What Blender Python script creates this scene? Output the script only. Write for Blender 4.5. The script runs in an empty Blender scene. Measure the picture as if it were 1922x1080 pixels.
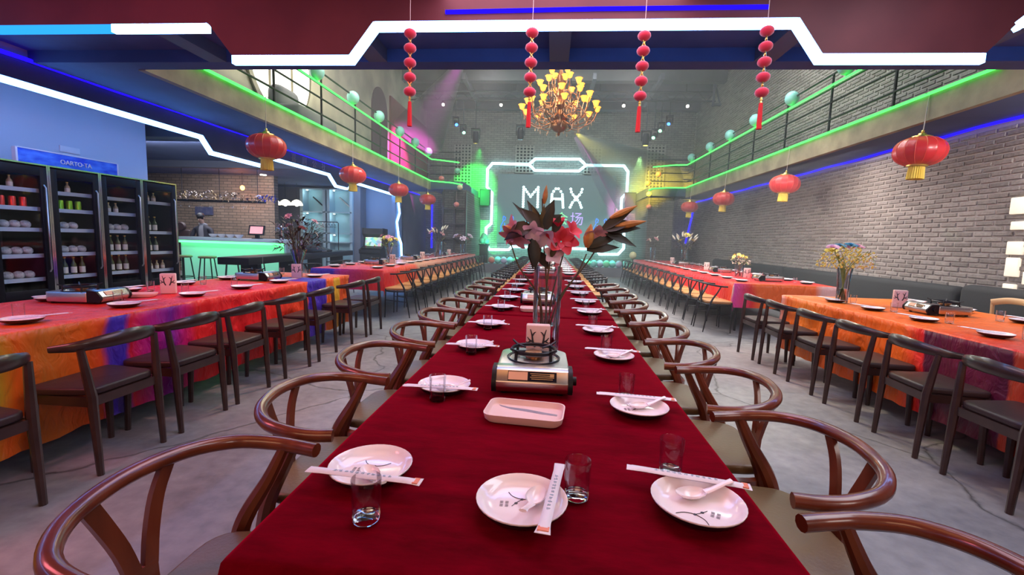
import bpy, bmesh, math, random
from math import pi, sin, cos, radians, hypot
from mathutils import Vector, Matrix, Quaternion
random.seed(7)
SC = bpy.context.scene
COL = SC.collection

# ---------------------------------------------------------------- camera
cam_d = bpy.data.cameras.new('camera')
cam_d.sensor_width = 36.0
cam_d.lens = 849.83 * 36.0 / 1922.0
cam_d.clip_start, cam_d.clip_end = 0.05, 100
cam = bpy.data.objects.new('camera', cam_d)
COL.objects.link(cam)
_yaw, _pit, _rol = 0.0841128, 0.1066638, 0.03136155
_f = Vector((-sin(_yaw) * cos(_pit), cos(_yaw) * cos(_pit), -sin(_pit)))
_r = Vector((cos(_yaw), sin(_yaw), 0.0))
_u = _r.cross(_f)
_r2, _u2 = _r * cos(_rol) + _u * sin(_rol), _u * cos(_rol) - _r * sin(_rol)
cam.matrix_world = Matrix(((_r2.x, _u2.x, -_f.x, 0), (_r2.y, _u2.y, -_f.y, 0), (_r2.z, _u2.z, -_f.z, 1.30), (0, 0, 0, 1)))
SC.camera = cam

# ---------------------------------------------------------------- world, exposure
SC.view_settings.view_transform = 'Standard'
SC.view_settings.look = 'None'
SC.view_settings.gamma = 1.0
SC.view_settings.use_curve_mapping = False
SC.view_settings.exposure = 0.35
w = bpy.data.worlds.new('world'); SC.world = w; w.use_nodes = True
_bg = w.node_tree.nodes['Background']
_bg.inputs[0].default_value = (0.62, 0.60, 0.80, 1)
_bg.inputs[1].default_value = 0.35
cy = SC.cycles
cy.max_bounces = 7; cy.diffuse_bounces = 3; cy.glossy_bounces = 3; cy.transmission_bounces = 7; cy.transparent_max_bounces = 8
cy.volume_bounces = 0
cy.sample_clamp_indirect = 4.0
cy.sample_clamp_direct = 0.0
cy.caustics_reflective = False; cy.caustics_refractive = False

# ---------------------------------------------------------------- lamps
def aim(o, tgt):
    o.rotation_euler = (Vector(tgt) - o.location).to_track_quat('-Z', 'Y').to_euler()

def lamp_area(loc, tgt, sx, sy, col, power, spread=pi):  # area lights without a fixture, none of them in view
    d = bpy.data.lights.new('unseen_area_lamp', 'AREA'); d.shape = 'RECTANGLE'; d.size = sx; d.size_y = sy
    d.color = col; d.energy = power; d.spread = spread
    o = bpy.data.objects.new('unseen_area_lamp', d); COL.objects.link(o); o.location = loc; aim(o, tgt); return o

def lamp_spot(loc, tgt, deg, col, power, blend=0.3, r=0.05):
    d = bpy.data.lights.new('stage_spot', 'SPOT'); d.spot_size = radians(deg); d.spot_blend = blend
    d.color = col; d.energy = power; d.shadow_soft_size = r
    o = bpy.data.objects.new('stage_spot', d); COL.objects.link(o); o.location = loc; aim(o, tgt); return o

def lamp_point(loc, col, power, r=0.1):
    d = bpy.data.lights.new('bulb_light', 'POINT'); d.color = col; d.energy = power; d.shadow_soft_size = r
    o = bpy.data.objects.new('bulb_light', d); COL.objects.link(o); o.location = loc; return o

# room light and added unseen fills under the mezzanine (above and behind the camera)
lamp_area((0.0, 2.5, 2.92), (0.0, 2.6, 0), 1.6, 1.6, (1.0, 0.70, 0.86), 32)
lamp_area((-0.6, -2.0, 2.9), (0, 1.5, 0.6), 3.0, 1.2, (1.0, 0.55, 0.30), 40)
lamp_area((2.9, -1.5, 2.9), (2.8, 2.5, 0.5), 1.4, 1.4, (1.0, 0.86, 0.80), 34)
lamp_area((-3.2, 0.6, 2.9), (-3.2, 2.8, 0.5), 1.2, 1.2, (1.0, 0.20, 0.26), 60)  # added to redden the floor on the bar side
lamp_area((1.9, 1.6, 2.92), (1.9, 1.9, 0), 0.9, 2.4, (0.84, 0.88, 1.0), 34)  # added to brighten the aisle floor
lamp_area((0.0, -4.3, 2.9), (0.0, -5.7, 1.3), 5.0, 0.3, (1.0, 0.45, 0.15), 130)  # unseen lamp added to light the orange reflector wall
lamp_area((0.0, 0.8, 3.05), (0.0, 0.8, 0.0), 2.8, 0.8, (1.0, 0.42, 0.13), 8)
# unseen area lamps added at roof height for the hall
lamp_area((0.3, 9.0, 7.0), (0.3, 9.0, 0), 7.0, 6.0, (0.93, 0.95, 1.0), 440)
lamp_area((0.0, 15.0, 6.9), (0.0, 19.0, 2), 5.0, 2.0, (0.90, 1.0, 0.92), 230)
# washes from the stage rig over the long side tables and the floor
lamp_spot((1.3, 6.6, 5.6), (3.4, 4.2, 0.7), 50, (1.0, 0.72, 0.42), 420, 0.5, 0.15)
lamp_spot((1.5, 11.5, 5.8), (3.5, 8.0, 0.7), 60, (1.0, 0.85, 0.75), 420, 0.6, 0.15)
lamp_spot((-1.0, 6.4, 5.6), (-3.1, 3.4, 0.7), 50, (1.0, 0.50, 0.38), 420, 0.5, 0.15)
lamp_spot((-1.4, 11.5, 5.8), (-3.2, 8.2, 0.7), 60, (1.0, 0.80, 0.75), 420, 0.6, 0.15)
lamp_spot((0.6, 9.0, 5.5), (1.95, 5.3, 0), 15, (1.0, 0.28, 0.34), 420, 0.4, 0.05)
lamp_spot((0.4, 6.2, 5.6), (2.1, 3.3, 0), 20, (1.0, 0.95, 0.55), 260, 0.6, 0.05)
# unseen fill lamps added for the brick wall under the right gallery
lamp_area((4.9, 8.5, 2.93), (5.6, 8.5, 0.6), 0.5, 10.0, (1.0, 0.90, 0.84), 200)
lamp_area((5.15, 4.9, 2.9), (5.6, 5.8, 1.2), 0.3, 1.0, (1.0, 0.90, 0.84), 55)
# green washes on the stage wall
lamp_spot((-2.85, 17.3, 4.70), (-3.35, 19.5, 3.5), 48, (0.01, 1.0, 0.06), 1500, 0.7, 0.05)
lamp_spot((-2.85, 17.3, 4.68), (-3.25, 19.5, 1.6), 44, (0.01, 1.0, 0.12), 2600, 0.8, 0.05)
lamp_spot((3.3, 18.5, 4.7), (3.4, 19.5, 2.4), 60, (0.45, 1.0, 0.35), 260, 0.9, 0.05)
lamp_area((0, 17.3, 0.9), (0, 19.5, 0.9), 5.0, 0.4, (0.1, 1.0, 0.75), 60)
# beams through the haze
lamp_spot((0.50, 12.54, 4.18), (4.1, 18.8, 3.2), 23, (1.0, 0.80, 0.05), 11000, 1.0, 0.03)
lamp_spot((0.46, 12.52, 4.12), (2.7, 18.8, 2.75), 11, (1.0, 0.22, 0.75), 6000, 0.6, 0.03)
lamp_spot((-2.75, 14.1, 6.85), (-5.0, 15.6, 4.2), 31, (1.0, 0.10, 0.75), 8000, 0.9, 0.03)
lamp_spot((4.1, 17.0, 5.5), (3.3, 19.3, 3.4), 8, (0.1, 1.0, 0.4), 200, 0.3, 0.03)
# green laser dots on the brick wall
lamp_spot((0.8, 13.0, 4.6), (5.58, 6.95, 1.57), 1.3, (0.05, 1.0, 0.25), 260, 0.5, 0.01)
lamp_spot((0.8, 12.5, 4.6), (5.58, 9.6, 1.42), 1.6, (0.05, 1.0, 0.25), 260, 0.5, 0.01)
lamp_spot((-4.2, 6.6, 4.0), (5.6, 12.0, 2.0), 44, (1.0, 0.93, 0.86), 700, 0.5, 0.04)
lamp_spot((-2.6, 5.9, 5.2), (4.68, 10.5, 3.1), 36, (1.0, 0.9, 0.5), 50, 0.8, 0.1)
lamp_spot((2.6, 5.9, 5.2), (-4.4, 9.0, 3.1), 40, (1.0, 0.86, 0.45), 500, 0.8, 0.1)
lamp_area((-7.65, 10.0, 0.98), (-7.65, 10.3, 0.2), 2.5, 0.05, (0.1, 1.0, 0.35), 7)  # unseen lamp added to throw the strip's green onto the bar front
lamp_area((-7.6, 8.3, 2.9), (-7.6, 10.2, 1.0), 2.4, 0.4, (0.80, 0.88, 1.0), 55)  # unseen fill added to brighten the countertop and stools
# unseen lamps added to light the bar room and the upper galleries
lamp_area((-5.72, 4.6, 2.93), (-6.62, 4.6, 2.2), 0.12, 4.5, (0.25, 0.45, 1.0), 10)
lamp_area((-8.6, 11.5, 2.9), (-8.6, 12.5, 0.5), 3.0, 1.5, (0.85, 0.9, 1.0), 150)
lamp_area((-6.4, 15.3, 2.9), (-6.4, 16.2, 1.0), 1.2, 0.5, (0.30, 0.55, 1.0), 16)
lamp_area((-4.95, 9.5, 5.9), (-5.5, 9.5, 3.6), 0.6, 7.0, (1.0, 0.92, 0.60), 120)
lamp_area((5.0, 10.0, 6.6), (5.6, 10.0, 4.2), 0.6, 8.0, (0.90, 1.0, 0.94), 150)

# ---------------------------------------------------------------- mesh helpers
def crom(pts, n=6, closed=False):
    P = [Vector(p) for p in pts]; out = []
    m = len(P)
    for i in range(m if closed else m - 1):
        if closed:
            a, b, c, d = P[(i - 1) % m], P[i], P[(i + 1) % m], P[(i + 2) % m]
        else:
            b, c = P[i], P[i + 1]
            a = P[i - 1] if i else b * 2 - c
            d = P[i + 2] if i + 2 < m else c * 2 - b
        for k in range(n):
            t = k / n
            out.append(0.5 * ((2 * b) + (c - a) * t + (2 * a - 5 * b + 4 * c - d) * t * t + (3 * b - a - 3 * c + d) * t ** 3))
    if not closed: out.append(P[-1].copy())
    return out

class MB:
    def __init__(s): s.v, s.f = [], []
    def add(s, vs, fs):
        o = len(s.v); s.v += [Vector(v) for v in vs]; s.f += [tuple(i + o for i in f) for f in fs]; return s
    def box(s, c, d, rz=0.0, M=None):
        x, y, z = d[0] / 2, d[1] / 2, d[2] / 2
        vs = [Vector((a * x, b * y, e * z)) for e in (-1, 1) for b in (-1, 1) for a in (-1, 1)]
        if M is not None: vs = [M @ v for v in vs]
        if rz:
            R = Matrix.Rotation(rz, 3, 'Z'); vs = [R @ v for v in vs]
        return s.add([v + Vector(c) for v in vs], [(0, 2, 3, 1), (4, 5, 7, 6), (0, 1, 5, 4), (2, 6, 7, 3), (0, 4, 6, 2), (1, 3, 7, 5)])
    def tube(s, pts, r, n=8, closed=False, flat=(1, 1), up=None, caps=True):
        P = [Vector(p) for p in pts]; m = len(P)
        R = list(r) if isinstance(r, (list, tuple)) else [r] * m
        if len(R) != m:
            R = [R[min(int(i / (m - 1) * (len(R) - 1)), len(R) - 2)] * (1 - (i / (m - 1) * (len(R) - 1)) % 1 if i < m - 1 else 0) +
                 R[min(int(i / (m - 1) * (len(R) - 1)), len(R) - 2) + 1] * ((i / (m - 1) * (len(R) - 1)) % 1 if i < m - 1 else 1) for i in range(m)]
        vs, fs = [], []; ref = None
        for i in range(m):
            t = (P[(i + 1) % m] - P[(i - 1) % m]) if closed else (P[min(i + 1, m - 1)] - P[max(i - 1, 0)])
            t.normalize()
            if up is not None: ref = Vector(up)
            if ref is None: ref = Vector((0, 0, 1)) if abs(t.z) < 0.9 else Vector((1, 0, 0))
            a = ref - t * ref.dot(t)
            if a.length < 1e-6: a = t.orthogonal()
            a.normalize(); b = t.cross(a); ref = a
            for k in range(n):
                q = 2 * pi * k / n
                vs.append(P[i] + (a * cos(q) * flat[0] + b * sin(q) * flat[1]) * R[i])
        for i in range(m if closed else m - 1):
            j = (i + 1) % m
            for k in range(n):
                l = (k + 1) % n
                fs.append((i * n + k, j * n + k, j * n + l, i * n + l))
        if caps and not closed:
            fs.append(tuple(range(n))); fs.append(tuple((m - 1) * n + k for k in reversed(range(n))))
        return s.add(vs, fs)
    def cyl(s, a, b, r0, r1=None, n=12):
        return s.tube([a, b], [r0, r0 if r1 is None else r1], n)
    def lathe(s, prof, n=16, c=(0, 0, 0), lobes=0, amp=0.0, cap=True):
        vs, fs = [], []; c = Vector(c)
        for r, z in prof:
            for k in range(n):
                q = 2 * pi * k / n
                rr = r * (1 + amp * cos(q * lobes)) if lobes else r
                vs.append(c + Vector((rr * cos(q), rr * sin(q), z)))
        m = len(prof)
        for i in range(m - 1):
            for k in range(n):
                l = (k + 1) % n
                fs.append((i * n + k, i * n + l, (i + 1) * n + l, (i + 1) * n + k))
        if cap:
            if prof[0][0] > 1e-5: fs.append(tuple(reversed(range(n))))
            if prof[-1][0] > 1e-5: fs.append(tuple((m - 1) * n + k for k in range(n)))
        return s.add(vs, fs)
    def ball(s, c, r, n=12, m=8, sc=(1, 1, 1)):
        prof = [(max(sin(pi * i / m), 1e-6) , -cos(pi * i / m)) for i in range(m + 1)]
        o = len(s.v); s.lathe(prof, n, cap=False)
        for i in range(o, len(s.v)):
            v = s.v[i]; s.v[i] = Vector((v.x * r * sc[0] + c[0], v.y * r * sc[1] + c[1], v.z * r * sc[2] + c[2]))
        return s
    def prism(s, poly, a, b, M=None):
        n = len(poly)
        vs = [Vector((p[0], p[1], a)) for p in poly] + [Vector((p[0], p[1], b)) for p in poly]
        if M is not None: vs = [M @ v for v in vs]
        fs = [tuple(reversed(range(n))), tuple(range(n, 2 * n))] + [(i, (i + 1) % n, n + (i + 1) % n, n + i) for i in range(n)]
        return s.add(vs, fs)
    def petal(s, base, d, up, L, W, curl=0.3, n=5, prof=(0.25, 0.8, 1.0, 0.75, 0.3, 0.03), th=0.0):
        d = Vector(d).normalized(); up = Vector(up); up = (up - d * up.dot(d))
        up = up.normalized() if up.length > 1e-6 else d.orthogonal().normalized()
        sd = d.cross(up); vs, fs = [], []
        for i in range(n + 1):
            t = i / n; w = prof[min(int(t * (len(prof) - 1) + 0.5), len(prof) - 1)] * W / 2
            c = Vector(base) + d * (L * t * (1 - 0.25 * abs(curl) * t)) - up * (curl * L * t * t)
            vs += [c - sd * w + up * w * 0.35, c, c + sd * w + up * w * 0.35]
        for i in range(n):
            a = i * 3
            fs += [(a, a + 1, a + 4, a + 3), (a + 1, a + 2, a + 5, a + 4)]
        if th:
            o = len(vs); vs += [v - up * th for v in vs[:]]
            fs += [tuple(reversed([i + o for i in f])) for f in fs[:]]
            m = n + 1
            ring = [0, 1, 2] + [i * 3 + 2 for i in range(1, m)] + [n * 3 + 1, n * 3] + [i * 3 for i in range(n - 1, 0, -1)]
            fs += [(ring[i], ring[i - 1], ring[i - 1] + o, ring[i] + o) for i in range(len(ring))]
        return s.add(vs, fs)
    def xf(s, M, a=0):
        for i in range(a, len(s.v)): s.v[i] = M @ s.v[i]
        return s
    def mesh(s, name, m=None, bevel=0.0, seg=2, smooth=True, ang=40):
        me = bpy.data.meshes.new(name)
        me.from_pydata([tuple(v) for v in s.v], [], s.f)
        if bevel:
            bm = bmesh.new(); bm.from_mesh(me)
            bmesh.ops.recalc_face_normals(bm, faces=bm.faces[:])
            ed = [e for e in bm.edges if len(e.link_faces) == 2 and e.calc_face_angle(0) > radians(30)]
            bmesh.ops.bevel(bm, geom=ed, offset=bevel, segments=seg, profile=0.5, affect='EDGES', clamp_overlap=True)
            bm.to_mesh(me); bm.free()
        if smooth:
            me.polygons.foreach_set('use_smooth', [True] * len(me.polygons)); me.set_sharp_from_angle(angle=radians(ang))
        if m is not None: me.materials.append(m)
        me.update(); return me

KIDS = {}
def put(name, me, parent=None, label=None, kind=None, loc=None, rot=None, cat=None, group=None):
    o = bpy.data.objects.new(name, me); COL.objects.link(o)
    if parent is not None:
        o.parent = parent; KIDS.setdefault(parent.name, []).append(o)
    if loc is not None: o.location = loc
    if rot is not None: o.rotation_euler = rot
    if label: o['label'] = label
    if kind: o['kind'] = kind
    if cat: o['category'] = cat
    if group: o['group'] = group
    return o
def part(parent, name, mb, m, **k):
    mk = {x: k.pop(x) for x in ('bevel', 'seg', 'smooth', 'ang') if x in k}
    return put(name, mb.mesh(name, m, **mk), parent, **k)
def thing(name, label, cat, loc=(0, 0, 0), rz=0.0, group=None):
    o = put(name, None, None, label, None, loc, (0, 0, rz), cat, group); o.empty_display_size = 0.1; return o
def solid(name, label, cat, mb, m, loc=(0, 0, 0), rz=0.0, group=None, **k):
    return part(None, name, mb, m, label=label, cat=cat, loc=loc, rot=(0, 0, rz), group=group, **k)
def struct(name, mb, m, parent=None, **k):
    return part(parent, name, mb, m, kind=None if parent else 'structure', **k)
def dup(o, loc=None, rz=None, label=None, group=None, parent=None):
    c = o.copy(); COL.objects.link(c)
    if parent is not None:
        c.parent = parent; KIDS.setdefault(parent.name, []).append(c)
    if loc is not None: c.location = loc
    if rz is not None: c.rotation_euler = (0, 0, rz)
    if label: c['label'] = label
    if group: c['group'] = group
    for ch in KIDS.get(o.name, []): dup(ch, parent=c)
    return c
class Kind:
    """first use places the prototype itself, later uses place copies"""
    def __init__(s, proto): s.p, s.used = proto, False
    def at(s, loc, rz=0.0, label=None, group=None, rx=0.0, ry=0.0):
        if not s.used:
            s.used = True; o = s.p; o.location = loc
            if label: o['label'] = label
            if group: o['group'] = group
        else: o = dup(s.p, loc, rz, label, group)
        o.rotation_euler = (rx, ry, rz); return o
ORD = 'first second third fourth fifth sixth seventh eighth ninth tenth eleventh twelfth thirteenth fourteenth fifteenth sixteenth seventeenth eighteenth nineteenth twentieth'.split()

# ---------------------------------------------------------------- materials
def mat(name, col, rough=0.5, metal=0.0, emit=None, es=1.0, trans=0.0, ior=1.45, coat=0.0, sheen=0.0, spec=0.5, alpha=1.0,
        var=None, vscale=8.0, bump=0.0, bscale=40.0, stretch=None, sub=0.0):
    m = bpy.data.materials.new(name); m.use_nodes = True
    N, L = m.node_tree.nodes, m.node_tree.links; b = N['Principled BSDF']
    b.inputs['Base Color'].default_value = (*col, 1); b.inputs['Roughness'].default_value = rough
    b.inputs['Metallic'].default_value = metal; b.inputs['Transmission Weight'].default_value = trans
    b.inputs['IOR'].default_value = ior; b.inputs['Coat Weight'].default_value = coat; b.inputs['Coat Roughness'].default_value = 0.12
    b.inputs['Sheen Weight'].default_value = sheen; b.inputs['Specular IOR Level'].default_value = spec
    b.inputs['Alpha'].default_value = alpha
    if sub: b.inputs['Subsurface Weight'].default_value = sub; b.inputs['Subsurface Radius'].default_value = (0.05, 0.02, 0.01)
    if emit is not None:
        b.inputs['Emission Color'].default_value = (*emit, 1); b.inputs['Emission Strength'].default_value = es
    if var is not None or bump:
        tc = N.new('ShaderNodeTexCoord'); mp = N.new('ShaderNodeMapping'); L.new(tc.outputs['Object'], mp.inputs['Vector'])
        if stretch: mp.inputs['Scale'].default_value = stretch
    if var is not None:
        n = N.new('ShaderNodeTexNoise'); n.inputs['Scale'].default_value = vscale; n.inputs['Detail'].default_value = 5
        L.new(mp.outputs[0], n.inputs['Vector'])
        mx = N.new('ShaderNodeMix'); mx.data_type = 'RGBA'
        mx.inputs['A'].default_value = (*col, 1); mx.inputs['B'].default_value = (*var, 1)
        rp = N.new('ShaderNodeValToRGB'); rp.color_ramp.elements[0].position = 0.35; rp.color_ramp.elements[1].position = 0.65
        L.new(n.outputs['Fac'], rp.inputs[0]); L.new(rp.outputs[0], mx.inputs['Factor']); L.new(mx.outputs['Result'], b.inputs['Base Color'])
    if bump:
        n = N.new('ShaderNodeTexNoise'); n.inputs['Scale'].default_value = bscale; n.inputs['Detail'].default_value = 4
        L.new(mp.outputs[0], n.inputs['Vector'])
        bp = N.new('ShaderNodeBump'); bp.inputs['Strength'].default_value = bump; bp.inputs['Distance'].default_value = 0.01
        L.new(n.outputs['Fac'], bp.inputs['Height']); L.new(bp.outputs[0], b.inputs['Normal'])
    return m
def glow(name, col, s):
    m = bpy.data.materials.new(name); m.use_nodes = True; N, L = m.node_tree.nodes, m.node_tree.links
    N.remove(N['Principled BSDF']); e = N.new('ShaderNodeEmission'); e.inputs[0].default_value = (*col, 1); e.inputs[1].default_value = s
    L.new(e.outputs[0], N['Material Output'].inputs[0]); return m
def nodes(name):
    m = bpy.data.materials.new(name); m.use_nodes = True
    return m, m.node_tree.nodes, m.node_tree.links, m.node_tree.nodes['Principled BSDF']

def concrete():
    m, N, L, b = nodes('concrete_floor')
    tc = N.new('ShaderNodeTexCoord')
    n1 = N.new('ShaderNodeTexNoise'); n1.inputs['Scale'].default_value = 1.1; n1.inputs['Detail'].default_value = 8; n1.inputs['Roughness'].default_value = 0.65
    n2 = N.new('ShaderNodeTexNoise'); n2.inputs['Scale'].default_value = 14; n2.inputs['Detail'].default_value = 6
    L.new(tc.outputs['Object'], n1.inputs['Vector']); L.new(tc.outputs['Object'], n2.inputs['Vector'])
    r = N.new('ShaderNodeValToRGB'); r.color_ramp.elements[0].position = 0.3; r.color_ramp.elements[1].position = 0.72
    r.color_ramp.elements[0].color = (0.11, 0.11, 0.125, 1); r.color_ramp.elements[1].color = (0.37, 0.36, 0.37, 1)
    mx0 = N.new('ShaderNodeMix'); mx0.data_type = 'FLOAT'; mx0.inputs['Factor'].default_value = 0.3
    L.new(n1.outputs['Fac'], mx0.inputs['A']); L.new(n2.outputs['Fac'], mx0.inputs['B']); L.new(mx0.outputs['Result'], r.inputs[0])
    # wandering cracks
    wp = N.new('ShaderNodeMix'); wp.data_type = 'VECTOR'; wp.inputs['Factor'].default_value = 0.06
    L.new(tc.outputs['Object'], wp.inputs['A'])
    n3 = N.new('ShaderNodeTexNoise'); n3.inputs['Scale'].default_value = 2.2; n3.inputs['Detail'].default_value = 5; L.new(tc.outputs['Object'], n3.inputs['Vector'])
    sc = N.new('ShaderNodeVectorMath'); sc.operation = 'SCALE'; sc.inputs['Scale'].default_value = 6
    L.new(n3.outputs['Color'], sc.inputs[0]); L.new(sc.outputs[0], wp.inputs['B'])
    vo = N.new('ShaderNodeTexVoronoi'); vo.feature = 'DISTANCE_TO_EDGE'; vo.inputs['Scale'].default_value = 0.45; L.new(wp.outputs['Result'], vo.inputs['Vector'])
    cr = N.new('ShaderNodeValToRGB'); cr.color_ramp.elements[0].position = 0.0; cr.color_ramp.elements[1].position = 0.006
    cr.color_ramp.elements[0].color = (0, 0, 0, 1); cr.color_ramp.elements[1].color = (1, 1, 1, 1); L.new(vo.outputs[0], cr.inputs[0])
    mx = N.new('ShaderNodeMix'); mx.data_type = 'RGBA'; mx.inputs['A'].default_value = (0.07, 0.07, 0.075, 1)
    L.new(cr.outputs[0], mx.inputs['Factor']); L.new(r.outputs[0], mx.inputs['B']); L.new(mx.outputs['Result'], b.inputs['Base Color'])
    b.inputs['Roughness'].default_value = 0.42; b.inputs['Specular IOR Level'].default_value = 0.4
    bp = N.new('ShaderNodeBump'); bp.inputs['Strength'].default_value = 0.25; bp.inputs['Distance'].default_value = 0.01
    ad = N.new('ShaderNodeMath'); ad.operation = 'MULTIPLY'; L.new(n2.outputs['Fac'], ad.inputs[0]); L.new(cr.outputs[0], ad.inputs[1])
    L.new(ad.outputs[0], bp.inputs['Height']); L.new(bp.outputs[0], b.inputs['Normal'])
    return m
def brick_piece(name, c0, c1, c2):
    m, N, L, b = nodes(name)
    g = N.new('ShaderNodeNewGeometry'); oi = N.new('ShaderNodeObjectInfo')
    ad = N.new('ShaderNodeMath'); ad.operation = 'ADD'; L.new(g.outputs['Random Per Island'], ad.inputs[0]); L.new(oi.outputs['Random'], ad.inputs[1])
    fr = N.new('ShaderNodeMath'); fr.operation = 'FRACT'; L.new(ad.outputs[0], fr.inputs[0])
    r = N.new('ShaderNodeValToRGB'); r.color_ramp.elements[0].color = (*c0, 1); r.color_ramp.elements[1].color = (*c2, 1)
    e = r.color_ramp.elements.new(0.5); e.color = (*c1, 1); L.new(fr.outputs[0], r.inputs[0])
    tc = N.new('ShaderNodeTexCoord'); n = N.new('ShaderNodeTexNoise'); n.inputs['Scale'].default_value = 30; n.inputs['Detail'].default_value = 4
    L.new(g.outputs['Position'], n.inputs['Vector'])
    mx = N.new('ShaderNodeMix'); mx.data_type = 'RGBA'; mx.blend_type = 'MULTIPLY'; mx.inputs['Factor'].default_value = 0.6
    L.new(r.outputs[0], mx.inputs['A']); L.new(n.outputs['Fac'], mx.inputs['B']); L.new(mx.outputs['Result'], b.inputs['Base Color'])
    b.inputs['Roughness'].default_value = 0.85
    bp = N.new('ShaderNodeBump'); bp.inputs['Strength'].default_value = 0.6; bp.inputs['Distance'].default_value = 0.01
    L.new(n.outputs['Fac'], bp.inputs['Height']); L.new(bp.outputs[0], b.inputs['Normal']); return m
def brick_sheet(name, c1, c2, mortar, axis='XZ', bw=0.26, rh=0.084):
    m, N, L, b = nodes(name)
    tc = N.new('ShaderNodeTexCoord'); sp = N.new('ShaderNodeSeparateXYZ'); cb = N.new('ShaderNodeCombineXYZ')
    L.new(tc.outputs['Object'], sp.inputs[0]); L.new(sp.outputs['XYZ'.index(axis[0])], cb.inputs[0]); L.new(sp.outputs['XYZ'.index(axis[1])], cb.inputs[1])
    t = N.new('ShaderNodeTexBrick'); L.new(cb.outputs[0], t.inputs['Vector']); t.inputs['Scale'].default_value = 1.0
    t.inputs['Brick Width'].default_value = bw; t.inputs['Row Height'].default_value = rh; t.inputs['Mortar Size'].default_value = 0.008
    t.inputs['Color1'].default_value = (*c1, 1); t.inputs['Color2'].default_value = (*c2, 1); t.inputs['Mortar'].default_value = (*mortar, 1)
    n = N.new('ShaderNodeTexNoise'); n.inputs['Scale'].default_value = 1.5; n.inputs['Detail'].default_value = 6; L.new(tc.outputs['Object'], n.inputs['Vector'])
    mx = N.new('ShaderNodeMix'); mx.data_type = 'RGBA'; mx.blend_type = 'MULTIPLY'; mx.inputs['Factor'].default_value = 0.5
    L.new(t.outputs['Color'], mx.inputs['A']); L.new(n.outputs['Fac'], mx.inputs['B']); L.new(mx.outputs['Result'], b.inputs['Base Color'])
    b.inputs['Roughness'].default_value = 0.85
    bp = N.new('ShaderNodeBump'); bp.invert = True; bp.inputs['Strength'].default_value = 0.7; bp.inputs['Distance'].default_value = 0.012
    L.new(t.outputs['Fac'], bp.inputs['Height']); L.new(bp.outputs[0], b.inputs['Normal']); return m
def cloth_bands(name, ys, xs=None, y_end=None, top=None):
    """satin in coloured bands along Y; the end flap (Y below y_end) has its own bands along X"""
    m, N, L, b = nodes(name)
    tc = N.new('ShaderNodeTexCoord'); n = N.new('ShaderNodeTexNoise'); n.inputs['Scale'].default_value = 1.6; n.inputs['Detail'].default_value = 2
    L.new(tc.outputs['Object'], n.inputs['Vector'])
    sp = N.new('ShaderNodeSeparateXYZ'); L.new(tc.outputs['Object'], sp.inputs[0])
    def ramp(sock, stops):
        lo, hi = stops[0][0], stops[-1][0] + 0.01
        mr = N.new('ShaderNodeMapRange'); mr.inputs['From Min'].default_value = lo; mr.inputs['From Max'].default_value = hi
        ad = N.new('ShaderNodeMath'); ad.operation = 'MULTIPLY_ADD'; ad.inputs[1].default_value = 0.22; L.new(n.outputs['Fac'], ad.inputs[0]); L.new(sock, ad.inputs[2])
        L.new(ad.outputs[0], mr.inputs['Value'])
        r = N.new('ShaderNodeValToRGB'); cr = r.color_ramp
        while len(cr.elements) > 1: cr.elements.remove(cr.elements[-1])
        for i, (p, c) in enumerate(stops):
            e = cr.elements[0] if i == 0 else cr.elements.new((p - lo) / (hi - lo))
            if i == 0: e.position = 0
            e.color = (*c, 1)
        L.new(mr.outputs[0], r.inputs[0]); return r.outputs[0]
    col = ramp(sp.outputs['Y'], ys)
    if top:
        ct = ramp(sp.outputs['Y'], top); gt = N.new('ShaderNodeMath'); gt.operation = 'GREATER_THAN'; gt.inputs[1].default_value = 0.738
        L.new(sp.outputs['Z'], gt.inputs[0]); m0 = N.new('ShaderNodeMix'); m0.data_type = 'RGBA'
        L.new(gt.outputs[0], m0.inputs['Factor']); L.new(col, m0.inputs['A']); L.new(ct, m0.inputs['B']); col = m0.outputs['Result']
    if xs:
        c2 = ramp(sp.outputs['X'], xs); lt = N.new('ShaderNodeMath'); lt.operation = 'LESS_THAN'; lt.inputs[1].default_value = y_end
        L.new(sp.outputs['Y'], lt.inputs[0]); mx = N.new('ShaderNodeMix'); mx.data_type = 'RGBA'
        L.new(lt.outputs[0], mx.inputs['Factor']); L.new(col, mx.inputs['A']); L.new(c2, mx.inputs['B']); col = mx.outputs['Result']
    L.new(col, b.inputs['Base Color']); b.inputs['Roughness'].default_value = 0.34
    b.inputs['Specular IOR Level'].default_value = 0.35
    mp = N.new('ShaderNodeMapping'); mp.inputs['Scale'].default_value = (1, 1, 0.45); L.new(tc.outputs['Object'], mp.inputs['Vector'])
    wn = N.new('ShaderNodeTexNoise'); wn.inputs['Scale'].default_value = 11; wn.inputs['Detail'].default_value = 3; wn.inputs['Distortion'].default_value = 1.2
    L.new(mp.outputs[0], wn.inputs['Vector'])
    bp = N.new('ShaderNodeBump'); bp.inputs['Strength'].default_value = 0.9; bp.inputs['Distance'].default_value = 0.03
    L.new(wn.outputs['Fac'], bp.inputs['Height']); L.new(bp.outputs[0], b.inputs['Normal']); return m
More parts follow.
